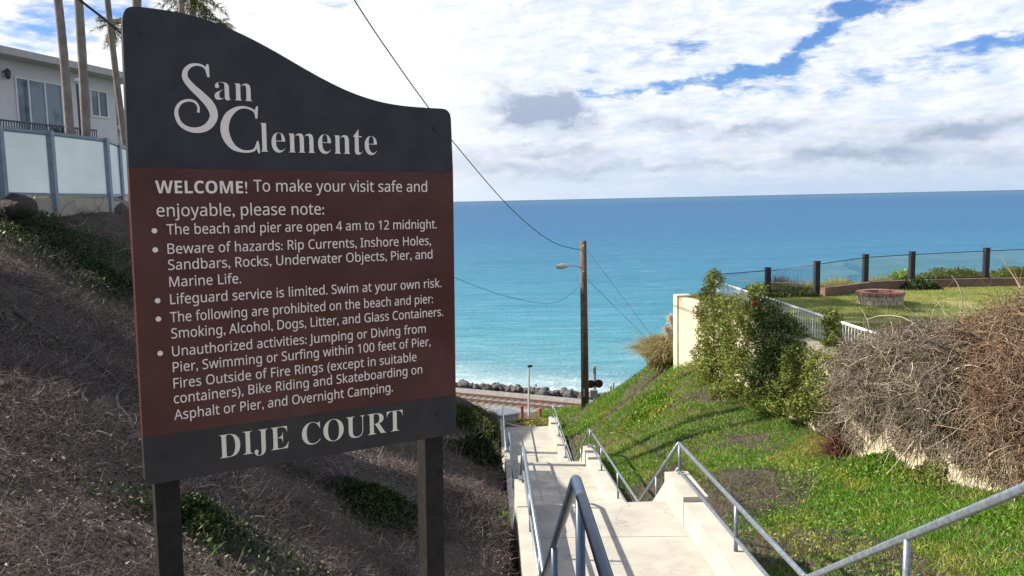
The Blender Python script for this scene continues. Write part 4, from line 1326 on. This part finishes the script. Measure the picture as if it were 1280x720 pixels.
palm('palm_tree', 'small distant palm with a tufted crown left of the sign', p0, p1, .15, .12, fr_n=26, fl=1.0, seed=5)
p0, p1 = at(238, 250, 46), at(240, -4, 46)
palm('palm_tree', 'distant palm whose drooping fronds show over the curved top of the sign', p0, p1, .22, .18, fr_n=40, fl=1.5, seed=6)
p0, p1 = at(224, 250, 44), at(226, -40, 44)
palm('palm_tree', 'distant palm trunk standing close left of the drooping palm crown', p0, p1, .17, .15, fr_n=30, fl=1.4, seed=8)
p0, p1 = at(277, 250, 47), at(278, 30, 47)
palm('palm_tree', 'tiny far palm tuft peeking over the middle of the sign', p0, p1, .11, .09, fr_n=26, fl=.68, seed=7)

# ------------------------------------------------------------------ vegetation
def ell(c, rad, n, shell=.75, flat=None):
    d = rng.normal(size=(n, 3)); d /= np.linalg.norm(d, axis=1)[:, None]
    r_ = shell + (1 - shell) * rng.random(n) ** .6
    r_ *= 1 + .22 * np.sin(d[:, 0] * 7 + c[0] * 3) * np.sin(d[:, 2] * 6 + c[1]) + .10 * rng.normal(size=n) * .6
    return np.asarray(c) + d * r_[:, None] * np.asarray(rad), d


def wall_y(px, off):
    d = ray(px, 430); k = d[0] / d[1]
    for (x0, y0), (x1, y1) in zip(WALL[:-1], WALL[1:]):
        if x0 / y0 <= k <= x1 / y1:
            f_ = (k * y0 - x0) / ((x1 - x0) - k * (y1 - y0))
            return y0 + f_ * (y1 - y0) - off
    return 10.0 - off


def ivy(name, label, cat, lobes, leaf, m, dens=1500, stems=30, group=None):
    cs = [at(l[0], l[1], wall_y(l[0], l[2])) for l in lobes]
    base = np.mean(cs, axis=0)
    root = thing(name, base, label, cat, group)
    mb = MB(); ms = MB()
    for c, l in zip(cs, lobes):
        rad = np.array(l[3:6]); n = int(dens * (rad[0] * rad[1] + rad[0] * rad[2] + rad[1] * rad[2]) / 1.5)
        P, N_ = ell(c, rad, n, .6)
        mb.leaves(P, rng.uniform(.7, 1.3, n) * leaf, rng.uniform(.7, 1.2, n) * leaf * .75, up=.4, N=N_)
        k = max(6, int(stems * rad[0]))
        P, D = ell(c, rad * .6, k, .2)
        ms.twigs(P - np.array([0, 0, rad[2] * .5]), D + np.array([0, 0, 1.2]), rad[2] * 1.0, .012, 3, .3)
    mb.build('foliage', m, root)
    ms.build('stems', M['stem'], root)
    return root


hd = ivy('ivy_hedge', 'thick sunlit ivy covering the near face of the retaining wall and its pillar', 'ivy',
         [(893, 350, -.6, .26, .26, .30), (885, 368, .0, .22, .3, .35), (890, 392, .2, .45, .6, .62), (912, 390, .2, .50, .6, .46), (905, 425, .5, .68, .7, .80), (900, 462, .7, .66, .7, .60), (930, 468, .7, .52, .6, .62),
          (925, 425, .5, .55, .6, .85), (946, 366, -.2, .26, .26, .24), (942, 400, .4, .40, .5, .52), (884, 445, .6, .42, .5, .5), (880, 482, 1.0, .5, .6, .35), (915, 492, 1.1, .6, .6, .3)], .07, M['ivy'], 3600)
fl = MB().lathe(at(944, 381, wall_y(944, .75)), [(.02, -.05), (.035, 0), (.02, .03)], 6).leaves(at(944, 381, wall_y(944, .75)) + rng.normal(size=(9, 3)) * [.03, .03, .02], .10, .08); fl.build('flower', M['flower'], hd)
ivy('ivy_hedge', 'mass of ivy with leaf colour darkened for shade under the white picket fence', 'ivy',
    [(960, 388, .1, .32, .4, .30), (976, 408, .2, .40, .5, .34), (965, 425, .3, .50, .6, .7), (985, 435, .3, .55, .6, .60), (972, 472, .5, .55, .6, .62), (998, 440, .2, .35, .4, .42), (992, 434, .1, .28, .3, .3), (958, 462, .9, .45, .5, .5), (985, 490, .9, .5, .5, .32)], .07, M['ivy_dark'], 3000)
ivy('ivy_pillar', 'square fence pillar wrapped in ivy standing between two white picket panels', 'ivy',
    [(1040, 400, -.45, .20, .2, .26), (1041, 418, -.4, .18, .2, .32), (1040, 436, -.2, .2, .2, .25)], .07, M['ivy'], 4200)
ivy('ivy_hedge', 'lower loose ivy between the pillar and the dry grey vines', 'ivy',
    [(1012, 446, .2, .45, .5, .30), (1035, 458, .3, .45, .5, .36), (1002, 480, .5, .50, .6, .42), (1025, 492, .5, .42, .5, .45), (1052, 448, .2, .3, .35, .22), (1000, 455, .5, .4, .5, .5), (1015, 508, .8, .5, .5, .32), (1040, 500, .6, .35, .4, .4), (985, 505, 1.0, .5, .5, .25), (955, 498, 1.2, .5, .5, .28)], .065, M['ivy'], 3300)


def twigbush(name, label, lobes, m, dens=900, r_=.0075, leafm=None, leafn=0, trunk=True, floor=None):
    cs = [at(l[0], l[1], wall_y(l[0], l[2])) for l in lobes]
    base = np.mean(cs, axis=0)
    root = thing(name, base, label, 'bush')
    mb = MB(); lf = MB(); tr = MB()
    for c, l in zip(cs, lobes):
        rad = np.array(l[3:6]); vol = rad[0] * rad[1] + rad[0] * rad[2] + rad[1] * rad[2]
        n = int(dens * vol * (l[6] if len(l) > 6 else 1))
        P, N_ = ell(c, rad, n, .45)
        D = N_ * .5 + rng.normal(size=(n, 3)) * .8
        mb.twigs(P - D * .15, D, rng.uniform(.18, .75, n), rng.uniform(.45, 1.1, n) * r_, 4, .30, 3, grav=.10)
        n2 = int(leafn * vol * (l[6] if len(l) > 6 else 1))
        if n2:
            P, N_ = ell(c, rad, n2, .5)
            lf.leaves(P, rng.uniform(.02, .05, n2), rng.uniform(.015, .03, n2), up=.6)
    # longer woody stems that arch out of the mass
    for c, l in zip(cs, lobes):
        rad = np.array(l[3:6]); k = max(3, int(26 * rad[0]))
        P, N_ = ell(c, rad * .8, k, .3)
        mb.twigs(P, N_ + np.array([0, 0, .5]) + rng.normal(size=(k, 3)) * .5, rng.uniform(.5, 1.25, k) * min(1.0, rad[0] * 1.8), rng.uniform(.008, .016, k), 6, .2, 5, grav=.22)
    mb.build('branches', m, root)
    if leafm:
        lf.build('dead_leaves', leafm, root)
    return root, cs


tb, cs = twigbush('dry_bush', 'tangled grey leafless vines hanging over the cream wall', [(1085, 450, .1, .58, .6, .45), (1130, 440, .0, .62, .7, .36), (1175, 434, -.1, .70, .8, .36), (1215, 445, .0, .62, .7, .45), (1060, 488, .4, .36, .5, .52),
              (1105, 485, .4, .58, .6, .36), (1150, 485, .4, .60, .6, .38), (1195, 488, .4, .55, .6, .42), (1045, 520, .6, .20, .4, .40), (1085, 512, .5, .4, .4, .26), (1135, 515, .45, .4, .4, .26), (1185, 520, .45, .45, .4, .30), (1070, 548, .45, .18, .3, .20, .6), (1128, 552, .4, .2, .3, .2, .5), (1165, 556, .4, .2, .3, .22, .6), (1205, 570, .4, .2, .3, .2, .5)], M['vine'], 1350, .0078, M['twig'], 2600)
# hanging stems in front of the wall
hang = MB()
n = 230
P = np.array([(lambda q: at(q, rng.uniform(480, 550), wall_y(q, rng.uniform(.25, .7))))(rng.uniform(1040, 1290)) for _ in range(n)])
hang.twigs(P, np.c_[rng.normal(size=n) * .25, rng.normal(size=n) * .25, -np.ones(n)], rng.uniform(.6, 1.3, n), .011, 4, .14)
hang.build('hanging_stems', M['vine'], tb)
twigbush('dry_bush', 'big rusty brown leafless shrub at the right edge of the lawn', [(1228, 428, .0, .46, .6, .34, .8), (1266, 412, -.3, .55, .7, .42, .6), (1310, 410, -.3, .6, .8, .60, .5), (1262, 455, .2, .52, .6, .44), (1305, 470, .4, .6, .7, .6),
              (1250, 500, .5, .42, .5, .38, .8), (1275, 530, .6, .36, .5, .34, .7), (1240, 545, .6, .28, .4, .22, .5), (1300, 560, .6, .3, .4, .26, .5), (1235, 585, .45, .2, .3, .2, .4), (1290, 600, .45, .24, .3, .2, .4)], M['brown_twig'], 1300, .0068, M['red_brown'], 2600)
dk, _ = twigbush('dead_shrub', 'small dark reddish brown dead shrub at the foot of the grey vines', [(1046, 562, .9, .19, .2, .26)], M['red_brown'], 5000, .006, M['red_brown'], 20000)
# orange blossom at lawn edge
P = atz(1122, 408, -3.0)
ob = thing('flowering_plant', P, 'small plant with orange flowers at the edge of the lawn', 'plant')
MB().leaves(P + rng.normal(size=(60, 3)) * [.18, .15, .08], .06, .05).build('flower', M['orange_petal'], ob)
MB().twigs(P + rng.normal(size=(60, 3)) * [.2, .15, .05] - [0, 0, .15], np.tile([0, 0, 1.0], (60, 1)) + rng.normal(size=(60, 3)) * .4, .3, .006).build('stems', M['stem'], ob)

# pampas grass
pc = at(836, 472, 27.2); pc[2] = float(height(pc[0], pc[1])[0])
pg = thing('pampas_grass', pc, 'big mound of pampas grass with pale plumes left of the cream wall', 'ornamental grass')
n = 5200
a = rng.uniform(0, 2 * math.pi, n); sp = rng.uniform(.15, 1.0, n) ** .8
D = np.c_[np.cos(a) * sp * .8, np.sin(a) * sp * .8, 1.55 - .6 * sp]
P = pc + np.c_[rng.normal(size=n) * .22, rng.normal(size=n) * .22, np.zeros(n)]
MB().blades(P, D, rng.uniform(1.5, 2.75, n), .024, droop=.58, seg=6).build('blades', M['pampas'], pg)
for k, (px, py) in enumerate(((838, 394), (846, 391), (849, 400), (842, 406), (833, 408))):
    tp_ = at(px, py, 27.1)
    q = curve([pc + np.array([.1, 0, .3]), (pc + tp_) / 2 + np.array([.1, 0, .2]), tp_])
    stx = MB().tube(q, .012, 5).build('plume_stalk', M['plume'], pg)
    n2 = 240; t_ = rng.uniform(0, 1, n2); P = q[-1] + (q[-6] - q[-1])[None] * t_[:, None] * 1.1
    MB().blades(P, (q[-1] - q[-6])[None] * .6 + rng.normal(size=(n2, 3)) * .35, rng.uniform(.12, .24, n2), .02, droop=.4, seg=2).build('plume', M['plume'], stx)


def scatter(n, x0, x1, y0, y1, keep):
    x = rng.uniform(x0, x1, n); y = rng.uniform(y0, y1, n)
    k = keep(x, y); x, y = x[k], y[k]
    z = height(x, y)
    return np.c_[x, y, z]


def off_stairs(x, y):
    s_, t_ = to_st(x, y)
    return ~((t_ > -.25) & (t_ < 2.2) & (s_ > -6))


def right_bank(x, y):
    s_, t_ = to_st(x, y)
    return (t_ > 2.12) & ~in_poly(x, y, LAWN)


# green ground cover on the right bank
def gmask(x, y, thr, seed=2, sc=.55):
    return vnoise(x, y, sc, seed, 4) > thr


def dens_near(x, y):
    d2 = np.sqrt(x * x + y * y)
    return rng.random(len(x)) < np.clip(14.0 / np.maximum(d2, 6), .35, 1.4) ** 1.2


def shadow_bare(x, y):
    s_, t_ = to_st(x, y)
    return ((t_ < 3.6) & (s_ < 11)) & (vnoise(x, y, 1.6, 8, 5) > .55)


P = scatter(860000, .8, 9.5, 3.0, 47, lambda x, y: right_bank(x, y) & (gmask(x, y, .475 + .045 * rng.random(len(x))) | ((y > 27) & gmask(x, y, .38)) | (rng.random(len(x)) < .12)) & dens_near(x, y) & (~shadow_bare(x, y) | (rng.random(len(x)) < .2)))
n = len(P)
lm = (.75 + .7 * vnoise(P[:, 0], P[:, 1], 1.6, 12)) * (1 + .9 * np.clip((P[:, 1] - 22) / 8, 0, 1))
D = np.c_[rng.normal(size=n) * .55, rng.normal(size=n) * .55, np.ones(n)]
o = MB().blades(P - [0, 0, .01], D, rng.uniform(.05, .15, n) * lm, rng.uniform(.010, .022, n) * np.sqrt(lm), droop=.35, seg=1, tip=.25).build('ground_cover', M['iceplant'])
tag(o, 'bright green succulent ground cover spreading over the sunny right bank', 'ground cover', kind='stuff')
# coarse taller clumps in it
P = scatter(60000, 1.6, 9.5, 4.0, 30, lambda x, y: right_bank(x, y) & gmask(x, y, .56, 6, .8))
n = len(P)
D = np.c_[rng.normal(size=n) * .7, rng.normal(size=n) * .7, np.ones(n)]
o = MB().leaves(P + np.c_[np.zeros((n, 2)), rng.uniform(0, .16, n)], rng.uniform(.04, .09, n), rng.uniform(.018, .032, n), up=1.0).build('weeds', M['iceplant'])
tag(o, 'clumps of darker broad leaved weeds in the green ground cover', 'weeds', kind='stuff')
# dry litter on the right bank
P = scatter(150000, 1.2, 9.5, 2.5, 34, lambda x, y: right_bank(x, y) & (~gmask(x, y, .50) | shadow_bare(x, y)) & dens_near(x, y))
n = len(P)
o = MB().twigs(P + [0, 0, .01], np.c_[rng.normal(size=(n, 2)), rng.uniform(-.1, .7, n)], rng.uniform(.06, .28, n), rng.uniform(.002, .0045, n), 2, .3).build('dry_litter', M['twig'])
tag(o, 'grey brown dry stems littering bare patches of the right bank', 'dead stems', kind='stuff')

# thin dry stalks standing in the cover
P = scatter(5200, 1.8, 9.0, 4.0, 26, right_bank)
n = len(P)
o = MB().blades(P, np.c_[rng.normal(size=(n, 2)) * .35, np.ones(n)], rng.uniform(.12, .34, n), .006, droop=.2, seg=3).build('dry_stalks', M['dry_grass'])
tag(o, 'thin straw coloured stalks standing up through the green ground cover', 'dry stalks', kind='stuff')
# lawn blades
x = rng.uniform(5.3, 20, 420000); y = rng.uniform(8, 27.4, 420000)
k = in_poly(x, y, LAWN) & (vnoise(x, y, .5, 9) > .40) & (rng.random(len(x)) < .85); x, y = x[k], y[k]; n = len(x)
k = (x - fp[0]) ** 2 + (y - fp[1]) ** 2 > .62 ** 2; x, y = x[k], y[k]; n = len(x)
D = np.c_[rng.normal(size=n) * .45, rng.normal(size=n) * .45, np.ones(n)]
o = MB().blades(np.c_[x, y, np.full(n, LAWN_Z)], D, rng.uniform(.03, .075, n), .009, droop=.3, seg=1).build('lawn_grass', M['lawn_blade'])
tag(o, 'short patchy yellow green lawn grass around the fire ring', 'grass', kind='stuff')


# plants along the glass fence
def fence_plant(px, y0_, py, w_, h_, n, m, label, name, leaf=.12, kind='blade', d_=27.3):
    c = at(px, py, d_); c[2] = LAWN_Z - .15
    root = thing(name, c, label, 'plant', 'plants along the glass fence')
    P = c + np.c_[rng.uniform(-w_, w_, n), rng.uniform(-.3, .3, n), np.zeros(n)]
    mb = MB()
    prof = np.sqrt(np.clip(1 - ((P[:, 0] - c[0]) / w_) ** 2, .05, 1)) * (.65 + .5 * vnoise(P[:, 0], P[:, 1], 3.0, 4))
    if kind == 'blade':
        mb.blades(P, np.c_[rng.normal(size=n) * .4, rng.normal(size=n) * .4, np.ones(n)], rng.uniform(.5, 1.0, n) * h_ * prof, .02, droop=.25, seg=3)
    else:
        P[:, 2] += rng.uniform(0, 1, n) * h_ * prof
        mb.leaves(P, rng.uniform(.6, 1.2, n) * leaf, rng.uniform(.5, 1, n) * leaf * .5, up=1.2)
    mb.build('foliage', m, root)
    return root


fence_plant(978, 0, 360, .55, 1.05, 900, M['vine'], 'wispy dry grey brown plant behind the glass fence, leftmost of the row', 'dry_plant')
fence_plant(958, 0, 364, .7, .28, 900, M['iceplant'], 'low green plant at the left end of the glass fence', 'low_shrub', kind='leaf')
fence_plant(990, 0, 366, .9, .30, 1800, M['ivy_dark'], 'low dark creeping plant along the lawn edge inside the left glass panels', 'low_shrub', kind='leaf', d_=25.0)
fence_plant(1050, 0, 360, .8, .85, 1500, M['dry_grass'], 'pale yellow green clump behind the third glass panel', 'grass_clump')
fence_plant(1010, 0, 364, .5, .65, 700, M['dry_grass'], 'small straw coloured clump beside the second dark post', 'grass_clump')
fence_plant(1105, 0, 358, .6, .95, 1300, M['dry_grass'], 'pale dry grass behind the glass panel above the fire ring', 'grass_clump')
fence_plant(1128, 0, 358, .45, .78, 1500, M['iceplant'], 'bright green shrub against the fourth dark fence post', 'low_shrub', kind='leaf')
fence_plant(1150, 0, 362, .60, .46, 1500, M['shade_plant'], 'dark green low shrub in front of the glass fence right of the fire ring', 'low_shrub', kind='leaf', d_=26.2)
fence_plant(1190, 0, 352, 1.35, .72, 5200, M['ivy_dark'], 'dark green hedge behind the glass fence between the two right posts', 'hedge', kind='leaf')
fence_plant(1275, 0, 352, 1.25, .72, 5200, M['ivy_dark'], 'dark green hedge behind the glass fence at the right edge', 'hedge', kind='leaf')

# dry tangle on the left bank
def left_bank(x, y):
    s_, t_ = to_st(x, y)
    return (t_ < -.16) & (x > -8.1 - .0 * y) & (y > .6)


def left_green(x, y):
    return vnoise(x, y, .45, 21, 4) > .60 + .16 * rng.random(len(x))


P = scatter(330000, -8, .3, .8, 14, lambda x, y: left_bank(x, y) & (rng.random(len(x)) < np.clip(5.0 / np.sqrt(x * x + y * y), .12, 1)) & (vnoise(x, y, 1.1, 31) > .28 + .40 * rng.random(len(x))))
n = len(P)
dist = np.sqrt(P[:, 0] ** 2 + P[:, 1] ** 2)
sc_ = np.clip(dist / 5, .8, 2.0)
hc = .03 + .26 * np.clip(vnoise(P[:, 0], P[:, 1], 1.1, 31) - .40, 0, 1) * 1.6
o = MB().twigs(P + np.c_[np.zeros((n, 2)), rng.uniform(0, 1, n) * hc], np.c_[rng.normal(size=(n, 2)), rng.uniform(-.25, .8, n)], rng.uniform(.04, .26, n) ** 1.15, rng.uniform(.0008, .0024, n) * sc_, 3, .42, 3).build('dry_brush', M['twig'])
tag(o, 'grey tangle of dead stems covering the shaded left bank', 'dead stems', kind='stuff')
P = scatter(16000, -10, 0, 13, 33, lambda x, y: left_bank(x, y))
n = len(P)
o = MB().twigs(P, np.c_[rng.normal(size=(n, 2)), rng.uniform(0, .9, n)], rng.uniform(.2, .5, n), .007, 3, .3).build('dry_brush', M['twig'])
tag(o, 'dead stems on the far end of the left bank near the railway', 'dead stems', kind='stuff')
# dead leaf crumbs
P = scatter(90000, -7, .3, .8, 12, lambda x, y: left_bank(x, y) & (rng.random(len(x)) < np.clip(5.0 / np.sqrt(x * x + y * y), .2, 1)))
n = len(P)
o = MB().leaves(P + np.c_[np.zeros((n, 2)), rng.uniform(0, .03, n)], rng.uniform(.012, .045, n), rng.uniform(.008, .02, n), up=.4).build('leaf_litter', M['twig'])
tag(o, 'small brown fallen leaves between the dead stems of the left bank', 'leaf litter', kind='stuff')
# green patches of the left bank
P = scatter(110000, -9, .2, 1.5, 15, lambda x, y: left_bank(x, y) & left_green(x, y) & (rng.random(len(x)) < np.clip(6.0 / np.sqrt(x * x + y * y), .3, 1)))
n = len(P)
o = MB().leaves(P + np.c_[np.zeros((n, 2)), rng.uniform(0, .10, n)], rng.uniform(.02, .05, n), rng.uniform(.012, .025, n), up=1.0).build('ground_cover', M['shade_plant'])
tag(o, 'patches of small leaved green ground cover on the shaded left bank', 'ground cover', kind='stuff')


def mound(px, py, label, name, w_, h_, n, m, leaf=.05, d0=None, cat='shrub', stems=20, elong=1.0):
    c = hit(px, py) if d0 is None else at(px, py, d0)
    root = thing(name, c, label, cat)
    a = rng.uniform(0, 2 * math.pi, n); r_ = np.minimum(np.abs(rng.normal(size=n)) * .52, 1.7)
    wob = 1 + .35 * np.sin(a * 3 + c[0] * 5) + .22 * np.sin(a * 5 + c[1] * 3)
    x = c[0] + np.cos(a) * r_ * w_ * wob; y = c[1] + np.sin(a) * r_ * w_ * elong * wob
    hh = np.exp(-r_ ** 2 * 1.7) * h_ * (.55 + .8 * vnoise(x, y, 3.0 / max(w_, .2) * .6, 14))
    z = height(x, y) + hh * rng.random(n) ** .5
    MB().leaves(np.c_[x, y, z], rng.uniform(.6, 1.3, n) * leaf, rng.uniform(.6, 1.2, n) * leaf * .5, up=1.0).build('foliage', m, root)
    if stems:
        q = rng.integers(0, n, stems)
        MB().twigs(np.c_[x[q], y[q], height(x[q], y[q])], np.c_[rng.normal(size=(stems, 2)) * .4, np.ones(stems)], h_ * .9, .005, 3, .2).build('stems', M['stem'], root)
    return root


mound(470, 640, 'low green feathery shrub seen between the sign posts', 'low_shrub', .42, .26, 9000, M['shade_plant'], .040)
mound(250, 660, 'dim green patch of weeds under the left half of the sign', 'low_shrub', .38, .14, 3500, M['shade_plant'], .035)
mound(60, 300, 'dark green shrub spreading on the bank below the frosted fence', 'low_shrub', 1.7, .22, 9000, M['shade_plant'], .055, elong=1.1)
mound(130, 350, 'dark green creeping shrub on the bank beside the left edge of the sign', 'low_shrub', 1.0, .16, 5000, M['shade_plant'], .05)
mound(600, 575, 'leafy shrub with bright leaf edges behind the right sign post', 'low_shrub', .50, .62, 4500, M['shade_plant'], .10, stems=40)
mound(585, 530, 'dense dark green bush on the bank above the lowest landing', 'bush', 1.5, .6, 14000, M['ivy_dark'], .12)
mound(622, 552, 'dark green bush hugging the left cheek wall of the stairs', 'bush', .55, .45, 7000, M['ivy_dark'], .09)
mound(650, 640, 'small bright green weed growing by the left handrail', 'weed', .16, .16, 700, M['iceplant'], .05)
mound(660, 690, 'bright green weed at the lower left foot of the handrail', 'weed', .18, .18, 800, M['iceplant'], .05)
mound(640, 712, 'sprawling green weed at the bottom edge left of the handrail', 'weed', .20, .12, 700, M['iceplant'], .05)
mound(673, 533, 'clump of yellow grass at the foot of the stairs beside the cabinet', 'grass_clump', 1.3, .34, 7000, M['dry_grass'], .16, d0=40.0, stems=0, elong=.4)
mound(805, 520, 'bright green leafy patch on the bank above the middle landing', 'low_shrub', .9, .3, 6000, M['iceplant'], .09)
mound(1180, 600, 'green shrub at the foot of the dry vines near the right handrail', 'low_shrub', .55, .5, 6000, M['ivy'], .07)
mound(1110, 595, 'leafy green shrub below the bare cream patch of wall', 'low_shrub', .6, .38, 6000, M['iceplant'], .08)

# dead stalks above the left bank
for px, py, top, lab in ((600, 560, (606, 520), 'tall bare forked weed stalk beside the left cheek wall'), (588, 570, (594, 540), 'shorter bare weed stalk left of the forked stalk')):
    b_ = hit(px, py); t_ = at(top[0], top[1], b_[1])
    mb = MB().tube(curve([b_ - np.array([0, 0, .1]), (b_ + t_) / 2 + np.array([.03, 0, 0]), t_]), .012, 6)
    for k in range(7):
        f_ = .35 + .09 * k; p_ = b_ * (1 - f_) + t_ * f_
        mb.tube([p_, p_ + np.array([random.uniform(-.3, .3), random.uniform(-.1, .1), random.uniform(.1, .35)])], .006, 5)
    o = mb.build('weed_stalk', M['vine'], origin=b_); tag(o, lab, 'dead weed')
# pale broken branches behind the sign
P0 = hit(470, 575)
for k in range(6):
    a_ = hit(455 + 12 * k + random.uniform(-5, 5), 562 + random.uniform(0, 22))
    dvec = np.array([random.uniform(-.3, .6), random.uniform(-.4, .4), random.uniform(.1, .45)])
    q = curve([a_ - [0, 0, .02], a_ + dvec * .4 + np.array([0, 0, .08]), a_ + dvec * .9])
    br = MB().tube(q, np.linspace(.009, .004, len(q)), 5)
    for f_ in (9, 14, 18):
        br.tube(curve([q[f_], q[f_] + np.array([random.uniform(-.2, .2), random.uniform(-.1, .1), random.uniform(.02, .15)]), q[f_] + np.array([random.uniform(-.3, .3), random.uniform(-.1, .1), random.uniform(.05, .2)])]), .003, 4)
    o = br.build('dead_branch', M['vine'], origin=q[0]); tag(o, 'pale broken branch in the heap on the bank just below the sign panel', 'branch', 'pale broken branches below the sign')

# boulder and hoses by the frosted fence
bm = bmesh.new(); bmesh.ops.create_icosphere(bm, subdivisions=3, radius=.26)
for v in bm.verts:
    v.co *= 1 + .35 * mnoise.noise(v.co * 3.1) + .12 * mnoise.noise(v.co * 9)
    v.co.z *= .8
me = bpy.data.meshes.new('boulder'); bm.to_mesh(me); bm.free(); me.materials.append(M['boulder'])
o = bpy.data.objects.new('boulder', me); COL.objects.link(o); o.location = at(22, 258, 13.2); tag(o, 'dark brown boulder on the bank top below the frosted glass', 'rock')


def hose(label, px, r_, m):
    P = []
    for a_, b_ in px:
        h_ = hit(a_, b_); P.append(h_ + np.array([0, 0, .03]))
    c = curve(P, 8)
    o = MB().tube(c, r_, 8).build('irrigation_hose', m, origin=c[0]); tag(o, label, 'hose')


hose('dark irrigation hose running down the left bank', [(18, 395), (48, 412), (80, 432), (108, 450), (135, 470), (160, 492)], .018, M['hose'])
hose('pale looped hose end on the bank beside the sign', [(158, 488), (147, 497), (148, 512), (158, 522), (170, 540)], .009, M['pale_hose'])

for o in list(bpy.data.objects):
    if '_o' in o:
        del o['_o']
